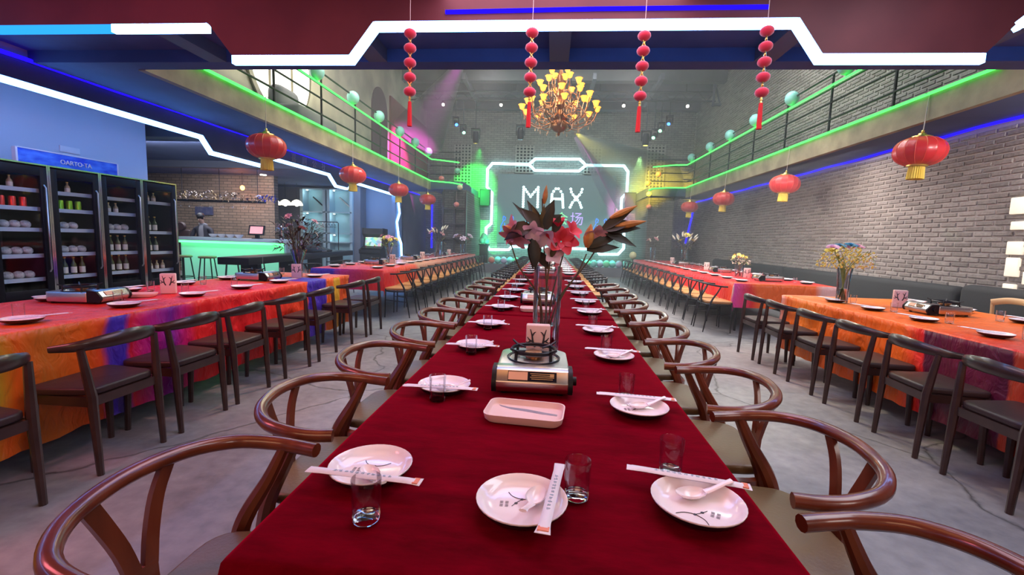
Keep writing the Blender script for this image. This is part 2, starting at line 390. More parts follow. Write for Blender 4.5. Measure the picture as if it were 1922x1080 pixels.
def velvet():
    m, N, L, b = nodes('red_velvet')
    tc = N.new('ShaderNodeTexCoord'); mp = N.new('ShaderNodeMapping'); mp.inputs['Scale'].default_value = (1, 3, 1); L.new(tc.outputs['Object'], mp.inputs['Vector'])
    n = N.new('ShaderNodeTexNoise'); n.inputs['Scale'].default_value = 6; n.inputs['Detail'].default_value = 7; n.inputs['Roughness'].default_value = 0.7; L.new(mp.outputs[0], n.inputs['Vector'])
    r = N.new('ShaderNodeValToRGB'); r.color_ramp.elements[0].position = 0.3; r.color_ramp.elements[1].position = 0.8
    r.color_ramp.elements[0].color = (0.068, 0.0, 0.003, 1); r.color_ramp.elements[1].color = (0.185, 0.0, 0.009, 1)
    L.new(n.outputs['Fac'], r.inputs[0]); L.new(r.outputs[0], b.inputs['Base Color'])
    b.inputs['Roughness'].default_value = 0.85; b.inputs['Specular IOR Level'].default_value = 0.02
    b.inputs['Sheen Weight'].default_value = 0.5; b.inputs['Sheen Tint'].default_value = (1.0, 0.0, 0.05, 1); b.inputs['Sheen Roughness'].default_value = 0.35
    bp = N.new('ShaderNodeBump'); bp.inputs['Strength'].default_value = 0.15; bp.inputs['Distance'].default_value = 0.01
    L.new(n.outputs['Fac'], bp.inputs['Height']); L.new(bp.outputs[0], b.inputs['Normal']); return m
def clear_glass(name, tint=(1, 1, 1), blend=0.22, hi=0.55):
    """thin clear glass: mostly see-through with a fresnel sheen"""
    m = bpy.data.materials.new(name); m.use_nodes = True; N, L = m.node_tree.nodes, m.node_tree.links; N.remove(N['Principled BSDF'])
    t = N.new('ShaderNodeBsdfTransparent'); t.inputs[0].default_value = (*tint, 1)
    g = N.new('ShaderNodeBsdfGlossy'); g.inputs['Roughness'].default_value = 0.03; g.inputs[0].default_value = (0.9, 0.95, 1, 1)
    lw = N.new('ShaderNodeLayerWeight'); lw.inputs['Blend'].default_value = blend
    mp = N.new('ShaderNodeMapRange'); mp.inputs['To Min'].default_value = 0.025; mp.inputs['To Max'].default_value = hi; L.new(lw.outputs['Fresnel'], mp.inputs['Value'])
    mx = N.new('ShaderNodeMixShader'); L.new(mp.outputs[0], mx.inputs[0]); L.new(t.outputs[0], mx.inputs[1]); L.new(g.outputs[0], mx.inputs[2])
    L.new(mx.outputs[0], N['Material Output'].inputs[0]); return m

M = {}
M['floor'] = concrete()
M['plaster'] = mat('aged_plaster', (0.58, 0.55, 0.44), 0.9, var=(0.36, 0.34, 0.29), vscale=1.2, bump=0.2)
M['white_wall'] = mat('white_wall_paint', (0.55, 0.60, 0.68), 0.7)
M['grey_wall'] = mat('grey_wall_paint', (0.22, 0.22, 0.25), 0.8, var=(0.16, 0.16, 0.19), vscale=1.0)
M['blue_wall'] = mat('blue_toned_wall', (0.20, 0.28, 0.42), 0.6)  # one even blue tone
M['dark_ceiling'] = mat('dark_ceiling_neon_tint', (0.06, 0.078, 0.17), 0.8, var=(0.085, 0.105, 0.22), vscale=1.3)  # the neon's blue light is put into this base colour
M['roof'] = mat('roof_sheet', (0.10, 0.10, 0.11), 0.8, var=(0.06, 0.06, 0.07), vscale=0.8)
M['beam'] = mat('dull_grey_steel', (0.10, 0.10, 0.13), 0.6)
M['red_panel'] = mat('dark_red_board', (0.135, 0.030, 0.040), 0.6, var=(0.095, 0.020, 0.030), vscale=2.0)
M['concrete'] = mat('gallery_concrete', (0.36, 0.31, 0.20), 0.85, var=(0.22, 0.19, 0.13), vscale=2.5, bump=0.3, bscale=12)
M['brick'] = brick_piece('grey_brick', (0.25, 0.22, 0.20), (0.32, 0.285, 0.26), (0.39, 0.35, 0.32))
M['mortar'] = mat('pale_mortar', (0.35, 0.318, 0.292), 0.95, bump=0.4)
M['brick_sheet'] = brick_sheet('grey_brickwork', (0.40, 0.385, 0.35), (0.30, 0.285, 0.26), (0.14, 0.13, 0.12))
M['brick_dark'] = brick_sheet('dark_brickwork', (0.20, 0.18, 0.16), (0.14, 0.125, 0.11), (0.05, 0.045, 0.04))
M['brick_warm'] = brick_sheet('warm_brickwork', (0.33, 0.24, 0.17), (0.25, 0.18, 0.13), (0.10, 0.08, 0.065))
M['wood_red'] = mat('glossy_red_brown_wood', (0.18, 0.042, 0.018), 0.28, coat=0.6, var=(0.11, 0.023, 0.010), vscale=14, stretch=(1, 1, 0.2))
M['wood_dark'] = mat('dark_walnut_wood', (0.045, 0.022, 0.018), 0.35, coat=0.35, var=(0.03, 0.014, 0.012), vscale=14)
M['tan_leather'] = mat('tan_leather', (0.19, 0.135, 0.07), 0.33, bump=0.12, bscale=90)
M['orange_leather'] = mat('orange_tan_leather', (0.48, 0.22, 0.07), 0.5)
M['black_leather'] = mat('dark_brown_leather', (0.035, 0.018, 0.018), 0.42, bump=0.1, bscale=90)
M['black_metal'] = mat('black_metal', (0.03, 0.03, 0.035), 0.38, 0.6)
M['black'] = mat('black_plastic', (0.010, 0.010, 0.013), 0.45, spec=0.25)
M['steel'] = mat('brushed_steel', (0.62, 0.58, 0.55), 0.28, 1.0)
M['chrome'] = mat('chrome', (0.8, 0.8, 0.82), 0.12, 1.0)
M['gold'] = mat('gold_metal', (0.85, 0.58, 0.16), 0.3, 1.0)
M['bronze'] = mat('antique_bronze', (0.30, 0.13, 0.06), 0.32, 0.9)
M['velvet'] = velvet()
M['porcelain'] = mat('white_porcelain', (0.88, 0.80, 0.82), 0.13, coat=0.5)
M['black_glaze'] = mat('black_glaze', (0.012, 0.012, 0.018), 0.15)
M['ink'] = mat('ink_print', (0.03, 0.028, 0.035), 0.4)
M['ink_grey'] = mat('grey_ink_wash', (0.25, 0.25, 0.31), 0.3)
M['paper'] = mat('white_paper_sleeve', (0.76, 0.72, 0.78), 0.4)
M['print'] = mat('grey_blue_print', (0.30, 0.38, 0.46), 0.5)
M['card'] = mat('pale_pink_card', (0.78, 0.56, 0.52), 0.5)
M['tumbler'] = clear_glass('drinking_glass', (0.985, 0.99, 1.0), blend=0.17, hi=0.6)
M['vase_glass'] = clear_glass('vase_glass', (0.98, 0.99, 1.0), blend=0.3, hi=0.8)
M['thick_glass'] = mat('thick_glass', (1, 1, 1), 0.0, trans=1.0, ior=1.45)
M['glass'] = clear_glass('clear_pane', blend=0.12, hi=0.4)
M['water'] = mat('water', (0.93, 0.98, 1.0), 0.0, trans=1.0, ior=1.33)
M['white_plastic'] = mat('white_plastic', (0.72, 0.72, 0.75), 0.4)
M['red_silk'] = mat('red_lantern_silk', (0.62, 0.022, 0.03), 0.36, sub=0.0, coat=0.2)
M['red_fuzz'] = mat('red_felt', (0.60, 0.02, 0.06), 0.9, sheen=0.6)
M['tassel_red'] = mat('red_tassel_thread', (0.62, 0.02, 0.025), 0.7)
M['tassel_gold'] = mat('yellow_tassel_thread', (0.78, 0.58, 0.07), 0.6)
M['cord'] = mat('pale_cord', (0.55, 0.45, 0.42), 0.7)
M['neon_white'] = glow('ice_white_neon', (0.13, 0.38, 1.0), 17.0)
M['neon_cyan'] = glow('cyan_neon', (0.02, 0.26, 1.0), 1.5)
M['neon_frame'] = glow('pale_cyan_neon', (0.45, 0.90, 1.0), 4.5)
M['neon_blue'] = glow('deep_blue_neon', (0.010, 0.003, 1.0), 2.0)
M['neon_green'] = glow('green_neon', (0.045, 1.0, 0.075), 3.4)
M['bulb'] = glow('warm_bulb', (1.0, 0.55, 0.14), 5.0)
M['bulb_white'] = glow('white_lamp', (1.0, 0.95, 0.8), 8.0)
M['bulb_orange'] = glow('orange_filament', (1.0, 0.28, 0.05), 12.0)
M['window_light'] = glow('daylight_window', (1.0, 0.98, 0.88), 2.6)
M['screen_white'] = glow('screen_white_dots', (0.62, 1.0, 0.98), 2.6)
M['screen_green'] = glow('screen_green', (0.30, 1.0, 0.45), 1.0)
M['screen_purple'] = glow('screen_purple', (0.52, 0.40, 1.0), 1.1)
M['screen_blue'] = glow('screen_blue', (0.05, 0.25, 1.0), 1.2)
M['screen_cyan'] = glow('screen_cyan', (0.15, 0.75, 1.0), 1.2)
M['led_panel'] = mat('led_panel', (0.10, 0.115, 0.13), 0.45, emit=(0.16, 0.27, 0.30), es=0.32)
M['stem'] = mat('brown_green_stem', (0.085, 0.065, 0.03), 0.6)
M['leaf_dry'] = mat('dried_dark_leaf', (0.011, 0.011, 0.009), 0.45, var=(0.030, 0.027, 0.016), vscale=10)
M['leaf_olive'] = mat('olive_leaf', (0.10, 0.09, 0.035), 0.5, var=(0.05, 0.045, 0.02), vscale=10)
M['leaf_green'] = mat('green_leaf', (0.16, 0.27, 0.06), 0.5, var=(0.32, 0.38, 0.10), vscale=20)
M['bud_orange'] = mat('orange_dry_bud', (0.56, 0.26, 0.06), 0.55, var=(0.34, 0.14, 0.035), vscale=20)
M['lily_red'] = mat('red_lily', (0.55, 0.025, 0.05), 0.5)
M['lily_pink'] = mat('pink_lily', (0.72, 0.30, 0.30), 0.5, var=(0.62, 0.35, 0.42), vscale=12)
M['lily_pale'] = mat('lilac_white_lily', (0.66, 0.52, 0.64), 0.5)
M['petal_yellow'] = mat('yellow_petal', (0.80, 0.66, 0.14), 0.5)
M['petal_cream'] = mat('cream_petal', (0.78, 0.74, 0.60), 0.5)
M['petal_pink'] = mat('pink_petal', (0.72, 0.35, 0.52), 0.5)
M['petal_blue'] = mat('teal_blue_petal', (0.06, 0.28, 0.45), 0.5)
M['aqua'] = mat('aqua_balloon', (0.28, 0.68, 0.62), 0.3, sub=0.0)
M['mint'] = mat('mint_balloon', (0.25, 0.75, 0.45), 0.3)
M['lav'] = mat('lavender_balloon', (0.50, 0.45, 0.62), 0.3)
M['cream'] = mat('cream_balloon', (0.80, 0.72, 0.42), 0.3)
M['coral'] = mat('coral_balloon', (0.68, 0.22, 0.18), 0.3)

# ---------------------------------------------------------------- the shell of the hall
YZ = Matrix(((0, 0, 1, 0), (1, 0, 0, 0), (0, 1, 0, 0), (0, 0, 0, 1)))   # drawn (y, z), depth along x
XZ = Matrix(((1, 0, 0, 0), (0, 0, 1, 0), (0, 1, 0, 0), (0, 0, 0, 1)))   # drawn (x, z), depth along y
def B(x0, x1, y0, y1, z0, z1): return MB().box(((x0 + x1) / 2, (y0 + y1) / 2, (z0 + z1) / 2), (x1 - x0, y1 - y0, z1 - z0))
def band(mb, pts, w, a, b, Mx, closed=False):
    """a flat mitred strip of width w along a polyline in a plane, from depth a to depth b"""
    P = [Vector((p[0], p[1])) for p in pts]; m = len(P); L, R = [], []
    for i in range(m):
        d0 = (P[i] - P[i - 1]) if (i or closed) else (P[1] - P[0])
        d1 = (P[(i + 1) % m] - P[i]) if (i < m - 1 or closed) else (P[-1] - P[-2])
        d0, d1 = d0.normalized(), d1.normalized()
        n0, n1 = Vector((-d0.y, d0.x)), Vector((-d1.y, d1.x)); nn = (n0 + n1).normalized()
        k = w / 2 / max(nn.dot(n0), 0.35); L.append(P[i] + nn * k); R.append(P[i] - nn * k)
    for i in range(m if closed else m - 1):
        j = (i + 1) % m
        mb.prism([L[i], L[j], R[j], R[i]], a, b, Mx)
    return mb
XL, XR = -4.378, 4.655
ZC = 2.97

struct('floor', B(-13, 5.8, -6, 19.7, -0.1, 0), M['floor'])
struct('ceiling', B(-13, 5.8, -6, 4.47, 3.09, 3.2), M['dark_ceiling'])
struct('beam_edge', B(-13, 5.59, 4.47, 4.67, ZC, 3.2), M['dark_ceiling'])
wr = struct('wall_right', B(5.6, 5.8, -6, 19.7, 0, 7.2), M['mortar'])
wb = struct('wall_back', B(-5.5, 5.6, 19.5, 19.7, 0, 7.2), M['brick_sheet'])
struct('ceiling_roof', B(-5.6, 5.8, 4.5, 19.7, 7.2, 7.35), M['roof'])
wl = struct('wall_left', B(-5.6, -5.5, 4.2, 19.7, ZC + 0.002, 7.2), M['plaster'])
struct('wall_left_low', B(-5.6, -5.5, 16.35, 19.5, 0, ZC), M['grey_wall'])
struct('wall_mezzanine_front', B(-5.5, 5.6, 4.45, 4.6, 3.2, 7.2), M['dark_ceiling'])
struct('ceiling_bar', B(-13, -5.6, 4.67, 16.6, ZC, 3.2), M['dark_ceiling'])
struct('wall_behind_fridges', B(-6.8, -6.62, -3, 7.0, 0, ZC - 0.002), M['white_wall'])
struct('wall_bar_brick', B(-13, -8.4, 13.2, 13.4, 0, ZC), M['brick_warm'])
struct('wall_bar_back', B(-13, -7.0, 16.3, 16.5, 0, ZC), M['grey_wall'])
struct('wall_bar_blue', B(-7.0, -5.5, 16.3, 16.5, 0, ZC), M['blue_wall'])
struct('wall_bar_end', B(-13.2, -13, -3, 16.6, 0, ZC), M['grey_wall'])
struct('wall_added_reflector', B(-4.5, 5.6, -5.9, -5.7, 0, 2.2), mat('orange_reflector_wall', (0.5, 0.25, 0.12), 0.7))  # unseen wall added to give the plates an orange reflection
for i, x in enumerate((-3.4, -1.75, 0.0, 1.85, 3.4)):
    struct('beam_%d' % (i + 1), B(x - 0.09, x + 0.09, -3, 4.469, ZC, 3.089), M['beam'])
struct('beam_6', B(-13, -5.63, 7.2, 7.4, ZC - 0.16, ZC), M['beam'])
struct('beam_7', B(-13, -5.63, 10.6, 10.8, ZC - 0.16, ZC), M['beam'])
for i, (y, z0) in enumerate(((15.2, 6.85), (16.4, 6.75), (17.8, 6.7), (19.1, 6.55))):
    struct('beam_%d' % (i + 8), B(-5.5, 5.6, y - 0.16, y + 0.16, z0, 7.2), M['roof'])
for i, x in enumerate((-3.2, -1.0, 1.2, 3.4)):
    struct('beam_%d' % (i + 12), MB().box((x, 17.6, 6.75), (0.12, 3.6, 0.2)), M['beam'])

# galleries with their edge beams
struct('floor_gallery_left', B(-5.5, XL - 0.08, 4.67, 17.0, ZC, 3.22), M['dark_ceiling'])
struct('floor_gallery_right', B(XR + 0.08, 5.6, 4.67, 17.6, ZC, 3.22), M['dark_ceiling'])
struct('trim_1', B(XL - 0.08, XL, 4.67, 16.1, 2.96, 3.29), M['concrete'])
struct('trim_2', B(XR, XR + 0.08, 4.67, 16.8, 2.95, 3.29), M['concrete'])
struct('floor_gallery_end_left', B(XL - 0.05, -3.22, 16.1, 19.5, 2.99, 3.27), M['dark_ceiling'])
struct('floor_gallery_end_right', B(3.36, XR + 0.05, 16.8, 19.5, 2.99, 3.29), M['dark_ceiling'])
struct('column_left', B(-3.95, -3.1, 16.25, 19.5, 0, 2.99), M['brick_dark'])
struct('column_right', B(3.42, 4.32, 16.95, 19.5, 0, 2.99), M['brick_dark'])
struct('floor_stage', B(-3.1, 3.42, 17.25, 19.5, 0.0, 0.33), M['grey_wall'])
# timber racking in front of the left stage tower
t = thing('timber_rack', 'dark timber rack standing against the brick tower beside the stage, bar side', 'rack', (-3.5, 16.13, 0))
for x in (-0.42, 0.0, 0.40): part(t, 'post', B(x - 0.03, x + 0.03, -0.05, 0.05, 0, 2.9), M['wood_dark'])
for z in (0.5, 1.25, 1.75, 2.3): part(t, 'shelf', B(-0.46, 0.44, -0.08, 0.07, z, z + 0.05), M['wood_dark'])

# bulkhead over the bar opening, its lower edge cut like the neon on it
edge = [(-3, 2.735), (6.85, 2.735), (7.05, 2.53), (8.3, 2.53), (8.55, 2.725), (10.95, 2.735), (11.3, 2.50), (11.9, 2.50), (12.28, 2.72), (15.75, 2.70)]
struct('wall_left_bulkhead', MB().prism([(p[0], p[1] + 0.03) for p in edge] + [(16.0, 2.4), (16.0, ZC - 0.002), (-3, ZC - 0.002)], -5.62, -5.5, YZ), M['dark_ceiling'])
struct('column_bar', B(-5.62, -5.5, 15.6, 16.36, 0, ZC - 0.002), M['blue_wall'])

# right wall: real bricks, the nearest as single pieces
bl, bh, bd = 0.27, 0.069, 0.013
def brick_mb():
    g = random.uniform; mb = MB(); e = 0.008
    x0, x1 = -bd, 0.0
    ys = (-bl / 2 + 0.007 + g(0, e) * 2, bl / 2 - 0.007 - g(0, e) * 2); zs = (-bh / 2 + 0.006 + g(0, e), bh / 2 - 0.006 - g(0, e)); c = 0.007
    vs = [(x0, ys[0] + c, zs[0] + c), (x0, ys[1] - c, zs[0] + c), (x0, ys[1] - c, zs[1] - c), (x0, ys[0] + c, zs[1] - c),
          (x1, ys[0], zs[0]), (x1, ys[1], zs[0]), (x1, ys[1], zs[1]), (x1, ys[0], zs[1])]
    return mb.add(vs, [(0, 3, 2, 1), (0, 1, 5, 4), (1, 2, 6, 5), (2, 3, 7, 6), (3, 0, 4, 7)])
variants = [brick_mb().mesh('brick', M['brick'], smooth=False) for _ in range(5)]
rest = MB(); single = 0
light_patch_m = mat('wall_light_patch_glow', (0.8, 0.74, 0.6), 0.5, emit=(1.0, 0.86, 0.66), es=0.42)  # glow standing in for patches of light on the brickwork
for row in range(0, 104):
    z = bh * (row + 0.5)
    if 2.9 < z < 3.24: continue
    y = 4.3 - (bl / 2 if row % 2 else 0)
    while y < 19.5:
        y += bl
        if y > 19.3 or (z > 3.2 and y < 5.2): continue
        if 0.75 < z < 2.95 and 5.25 < y < 7.75 and single < 296:
            put('brick', random.choice(variants), wr, loc=(5.6 - random.uniform(0, 0.006), y, z)); single += 1
        else:
            o = len(rest.v); src = brick_mb(); rest.add(src.v, src.f); rest.xf(Matrix.Translation((5.6 - random.uniform(0, 0.006), y, z)), o)
part(wr, 'brickwork', rest, M['brick'], kind='stuff', smooth=False)

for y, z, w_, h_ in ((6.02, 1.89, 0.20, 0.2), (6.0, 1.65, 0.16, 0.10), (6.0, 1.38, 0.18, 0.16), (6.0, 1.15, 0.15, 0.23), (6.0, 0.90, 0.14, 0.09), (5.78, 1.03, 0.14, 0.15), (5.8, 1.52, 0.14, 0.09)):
    part(wr, 'painted_light_patch', MB().box((5.592, y, z), (0.07, w_, h_)), light_patch_m, label='glowing block painted in for a patch of light on the bricks', bevel=0.008)
t = struct('beam_16', B(5.3, 5.58, 16.6, 16.75, 6.08, 6.14).box((5.33, 16.67, 6.5), (0.06, 0.1, 0.9)).tube([(5.56, 16.67, 6.1), (5.33, 16.67, 6.9)], 0.03, 6), M['beam'])
# brick lattice panels on the stage wall
lat_m = mat('pale_lattice_brick', (0.36, 0.35, 0.32), 0.8)
for x0, x1, z0, z1 in ((-4.25, -3.55, 3.3, 5.2), (-1.64, -0.90, 4.1, 5.2), (1.2, 1.9, 4.1, 5.2), (3.75, 4.45, 3.3, 5.3)):
    pn = part(wb, 'lattice_panel', B(x0, x1, 19.44, 19.5, z0, z1), mat('lattice_hole_black', (0.02, 0.02, 0.02), 0.9))
    g = MB(); n = 5; st = (x1 - x0) / n
    for i in range(n + 1): g.box((x0 + i * st, 19.42, (z0 + z1) / 2), (0.055, 0.05, z1 - z0))
    k = int((z1 - z0) / 0.13)
    for j in range(k + 1):
        g.box(((x0 + x1) / 2, 19.425, z0 + j * 0.13), (x1 - x0, 0.045, 0.05))
    part(pn, 'lattice_bars', g, lat_m, kind='stuff', smooth=False)

# upper bar-side wall: round daylight window, arched niche, red panelling
wn = struct('window_1', MB().lathe([(1.14, 0), (1.16, 0.06), (1.05, 0.06)], 40, cap=False).xf(Matrix.Translation((-5.5, 8.95, 4.62)) @ Matrix.Rotation(pi / 2, 4, 'Y')), M['plaster'])
part(wn, 'pane', MB().prism([(8.95 + 1.06 * cos(a * pi / 20), 4.62 + 1.06 * sin(a * pi / 20)) for a in range(40)], -5.5, -5.485, YZ), M['window_light'])
for y in (8.55, 9.3): part(wn, 'window_bar', B(-5.485, -5.46, y - 0.02, y + 0.02, 3.65, 5.6), M['concrete'])
arch = [(13.5, 3.22), (14.75, 3.22), (14.75, 5.1)] + [(14.125 + 0.625 * cos(a * pi / 12), 5.1 + 0.72 * sin(a * pi / 12)) for a in range(1, 12)] + [(13.5, 5.1)]
part(wl, 'arched_niche', MB().prism(arch, -5.5, -5.46, YZ), mat('purple_grey_paint', (0.14, 0.085, 0.115), 0.8))
part(wl, 'wall_panel', B(-5.5, -5.44, 15.0, 19.45, 3.22, 5.85), mat('dull_red_panel', (0.22, 0.075, 0.08), 0.7), label='dull red boarding on the upper wall')

# red board hung below the mezzanine ceiling, with its neon
PY = 3.2
low = [(-8, 2.73), (-2.50, 2.73), (-2.33, 2.515), (-1.45, 2.515), (-1.275, 2.735), (1.505, 2.735), (1.665, 2.515), (2.645, 2.515), (2.84, 2.735), (5.6, 2.735)]
struct('trim_3', MB().prism([(a, b + 0.03) for a, b in low] + [(5.59, 3.088), (-8, 3.088)], PY, PY + 0.05, XZ), M['red_panel'])
def neon(name, label, pts, w, Mx, a, b, m, group=None):
    return part(None, name, band(MB(), pts, w, a, b, Mx), M[m], label=label, cat='neon light', group=group, smooth=False)
neon('neon_strip', 'ice-white stepped neon strip along the middle of the hanging dark red board', low[2:8], 0.055, XZ, PY, PY + 0.04, 'neon_white')
neon('neon_strip', 'cyan-blue end of the neon on the bar-side wing of the red board', [(-8, 2.735), (-3.25, 2.735)], 0.05, XZ, PY, PY + 0.04, 'neon_cyan')
neon('neon_strip', 'short white length of neon beside the cyan one on the red board', [(-3.25, 2.735), (-2.51, 2.735)], 0.055, XZ, PY, PY + 0.04, 'neon_white')
neon('neon_strip', 'white neon on the brick-wall-side wing of the red board', [(2.80, 2.70), (2.84, 2.735), (5.5, 2.735)], 0.055, XZ, PY, PY + 0.04, 'neon_white')
neon('neon_strip', 'deep blue thin neon line above the white one on the red board', [(-0.78, 2.815), (0.22, 2.825), (1.32, 2.825)], 0.022, XZ, PY - 0.015, PY + 0.001, 'neon_blue')
neon('neon_strip', 'white notched neon strip along the bulkhead over the bar opening', edge, 0.056, YZ, -5.57, -5.51, 'neon_white')
neon('neon_strip', 'white zigzag neon strip running down the post beside the arcade cabinet', [(15.84, 2.60), (16.02, 2.1), (15.74, 1.77), (15.92, 1.27), (16.21, 1.0), (16.28, 0.35)], 0.09, YZ, -5.495, -5.46, 'neon_white')
def rope(name, label, pts, r, m): return part(None, name, MB().tube(pts, r, 6), M[m], label=label, cat='neon light')
rope('neon_rope', 'deep blue neon rope under the gallery along the bar bulkhead', [(-5.46, y, 3.0 - 0.022 + 0.004 * sin(y * 9)) for y in [3.4 + 0.5 * i for i in range(31)]], 0.022, 'neon_blue')
rope('neon_rope', 'deep blue sagging neon rope along the top of the brick wall', [(5.52, y, 2.955 - 0.018 * abs(sin(y * 1.9))) for y in [4.9 + 0.3 * i for i in range(46)]], 0.02, 'neon_blue')
rope('neon_rope', 'deep blue upright neon rope in the corner past the brick wall', [(5.54, 18.75, 2.75), (5.54, 18.95, 2.3), (5.50, 19.38, 1.35)], 0.035, 'neon_blue')
rope('neon_rope', 'deep blue upright neon rope beside the timber rack, bar side', [(-5.22, 19.46, 2.85), (-5.22, 19.46, 0.8)], 0.035, 'neon_blue')
rope('neon_rope', 'green neon rope along the edge of the bar-side gallery floor', [(XL + 0.03, 5.1, 3.27), (XL + 0.03, 16.03, 3.26), (-4.2, 16.03, 3.25), (-3.6, 16.03, 3.21), (-3.22, 16.03, 3.15)], 0.019, 'neon_green')
rope('neon_rope', 'green neon rope on the handrail of the bar-side gallery', [(XL + 0.03, 5.1, 4.03), (XL + 0.03, 16.03, 4.01), (-4.1, 16.03, 3.99), (-3.35, 16.03, 3.91)], 0.019, 'neon_green')
rope('neon_rope', 'green neon rope along the edge of the brick-wall-side gallery floor', [(XR - 0.03, 5.4, 3.27), (XR - 0.03, 16.75, 3.29), (4.0, 16.75, 3.28), (3.5, 16.75, 3.24), (3.36, 16.75, 3.18)], 0.019, 'neon_green')
rope('neon_rope', 'green neon rope on the handrail of the brick-wall-side gallery', [(XR - 0.03, 5.4, 4.06), (XR - 0.03, 16.75, 4.08), (4.2, 16.75, 4.07), (3.46, 16.75, 3.99)], 0.019, 'neon_green')

# gallery railings
def railing(x, y0, y1, step, label, xe, ye):
    t = thing('gallery_railing', label, 'railing', (x, y0, 3.25))
    y = y0
    while y < y1 + 0.01:
        part(t, 'post', B(-0.014, 0.014, y - y0 - 0.014, y - y0 + 0.014, 0, 1.02), M['black_metal']); y += step
    for z in (0.26, 0.55, 0.79, 1.02):
        part(t, 'rail', MB().tube([(0, -0.4, z), (0, y1 - y0, z), (0, ye - y0, z), (xe - x, ye - y0, z)], 0.019, 6), M['black_metal'])
railing(XL - 0.02, 5.5, 15.8, 1.47, 'black metal railing with four rails along the bar-side gallery', -3.3, 16.1)
railing(XR + 0.02, 5.5, 16.0, 1.5, 'black metal railing with four rails along the brick-wall-side gallery', 3.45, 16.85)
# covered armchair up on the bar-side gallery
t = thing('covered_armchair', 'dark dust-sheeted armchair on the gallery in front of the round window', 'armchair', (-5.0, 8.9, 3.22))
part(t, 'seat', MB().box((0, 0, 0.22), (0.7, 1.5, 0.44)), M['grey_wall'], bevel=0.12, seg=3)
part(t, 'backrest', MB().box((-0.2, -0.35, 0.55), (0.3, 0.7, 0.5)), M['grey_wall'], bevel=0.13, seg=3)
# faint letters on the bulkhead
def words_mesh(txt, size, m, name='lettering', ext=0.004):
    c = bpy.data.curves.new(name, 'FONT'); c.body = txt; c.size = size; c.extrude = ext; c.align_x = 'CENTER'; c.align_y = 'CENTER'
    o = bpy.data.objects.new(name, c); COL.objects.link(o); bpy.context.view_layer.update()
    me = bpy.data.meshes.new_from_object(o.evaluated_get(bpy.context.evaluated_depsgraph_get())); bpy.data.objects.remove(o); bpy.data.curves.remove(c)
    me.materials.clear(); me.materials.append(m); me.name = name; return me
pale = mat('pale_worn_lettering', (0.30, 0.30, 0.36), 0.7)
bh_wall = bpy.data.objects['wall_left_bulkhead']
for i, ch in enumerate('喜剧公社'):
    put('lettering', words_mesh(ch, 0.19, pale), bh_wall, loc=(-5.495, 9.35 + 0.42 * i, 2.855), rot=(pi / 2, 0, pi / 2), label='pale worn letter')

# ---------------------------------------------------------------- tables and cloths
def banquet_table(name, label, x0, x1, y0, y1, zt=0.735):
    t = thing(name, label, 'table', ((x0 + x1) / 2, (y0 + y1) / 2, 0), group=None)
    w, l = x1 - x0 - 0.12, y1 - y0 - 0.12
    part(t, 'tabletop', MB().box((0, 0, zt - 0.02), (w, l, 0.036)), M['wood_dark'], bevel=0.004)
    for sx in (-1, 1):
        for sy in (-1, 1):
            part(t, 'leg', MB().tube([(sx * (w / 2 - 0.06), sy * (l / 2 - 0.1), 0), (sx * (w / 2 - 0.06), sy * (l / 2 - 0.1), zt - 0.038)], 0.018, 8), M['black_metal'])
    return t
def drape(x0, x1, y0, y1, zt, dx0, dx1, dy0, dy1, sx=0.05, sy=0.05, amp=0.03, fq=16.0, seed=1, lean=0.012, crum=0.0):
    rng = random.Random(seed); ph = [rng.uniform(0, 6.28) for _ in range(6)]
    def axis(a, b, da, db, st):
        n = max(2, int((b - a) / st)); k0, k1 = max(2, int(da / 0.05)), max(2, int(db / 0.05))
        return [a - da * (k0 - i) / k0 for i in range(k0)] + [a - 0.004] + [a + 0.012] + [a + 0.012 + (b - a - 0.024) * i / n for i in range(1, n)] + [b - 0.012, b + 0.004] + [b + db * (i + 1) / k1 for i in range(k1)]
    X, Y = axis(x0, x1, dx0, dx1, sx), axis(y0, y1, dy0, dy1, sy)
    def fold(s, h, d):
        w = sin(fq * s + ph[0]) * 0.5 + sin(fq * 0.47 * s + ph[1]) * 0.35 + sin(fq * 1.9 * s + ph[2] + 3 * h) * 0.25
        return lean + amp * min(h / max(d, 0.01), 1) * (0.55 + w)
    mb = MB(); vs = []
    NZ = __import__('mathutils').noise
    for y in Y:
        for x in X:
            ox = max(x0 - x, 0) + max(x - x1, 0); oy = max(y0 - y, 0) + max(y - y1, 0)
            h = hypot(ox, oy); px, py = min(max(x, x0), x1), min(max(y, y0), y1)
            z = zt - h + 0.0025 * sin(5 * x + ph[3]) * sin(3.3 * y + ph[4])
            if ox > 0:
                f = fold(y, ox, max(dx0, dx1)); px += (-f if x < x0 else f) * min(ox / 0.03, 1)
            if oy > 0:
                f = fold(x, oy, max(dy0, dy1)); py += (-f if y < y0 else f) * min(oy / 0.03, 1)
            if crum and h > 0.03:
                q = Vector((px * 7, py * 7, z * 9)); k = crum * min(h / 0.15, 1); px += k * NZ.noise(q) * (1 if ox > 0 else 0.2); py += k * NZ.noise(q + Vector((9, 4, 1))) * 0.7; z += 0.5 * k * NZ.noise(q * 1.7)
            vs.append((px, py, max(z, 0.015)))
    nx = len(X)
    mb.add(vs, [(j * nx + i, j * nx + i + 1, (j + 1) * nx + i + 1, (j + 1) * nx + i) for j in range(len(Y) - 1) for i in range(nx - 1)])
    return mb
def cloth(name, label, mb, m, group=None): return part(None, name, mb, m, label=label, cat='tablecloth', group=group, ang=180)

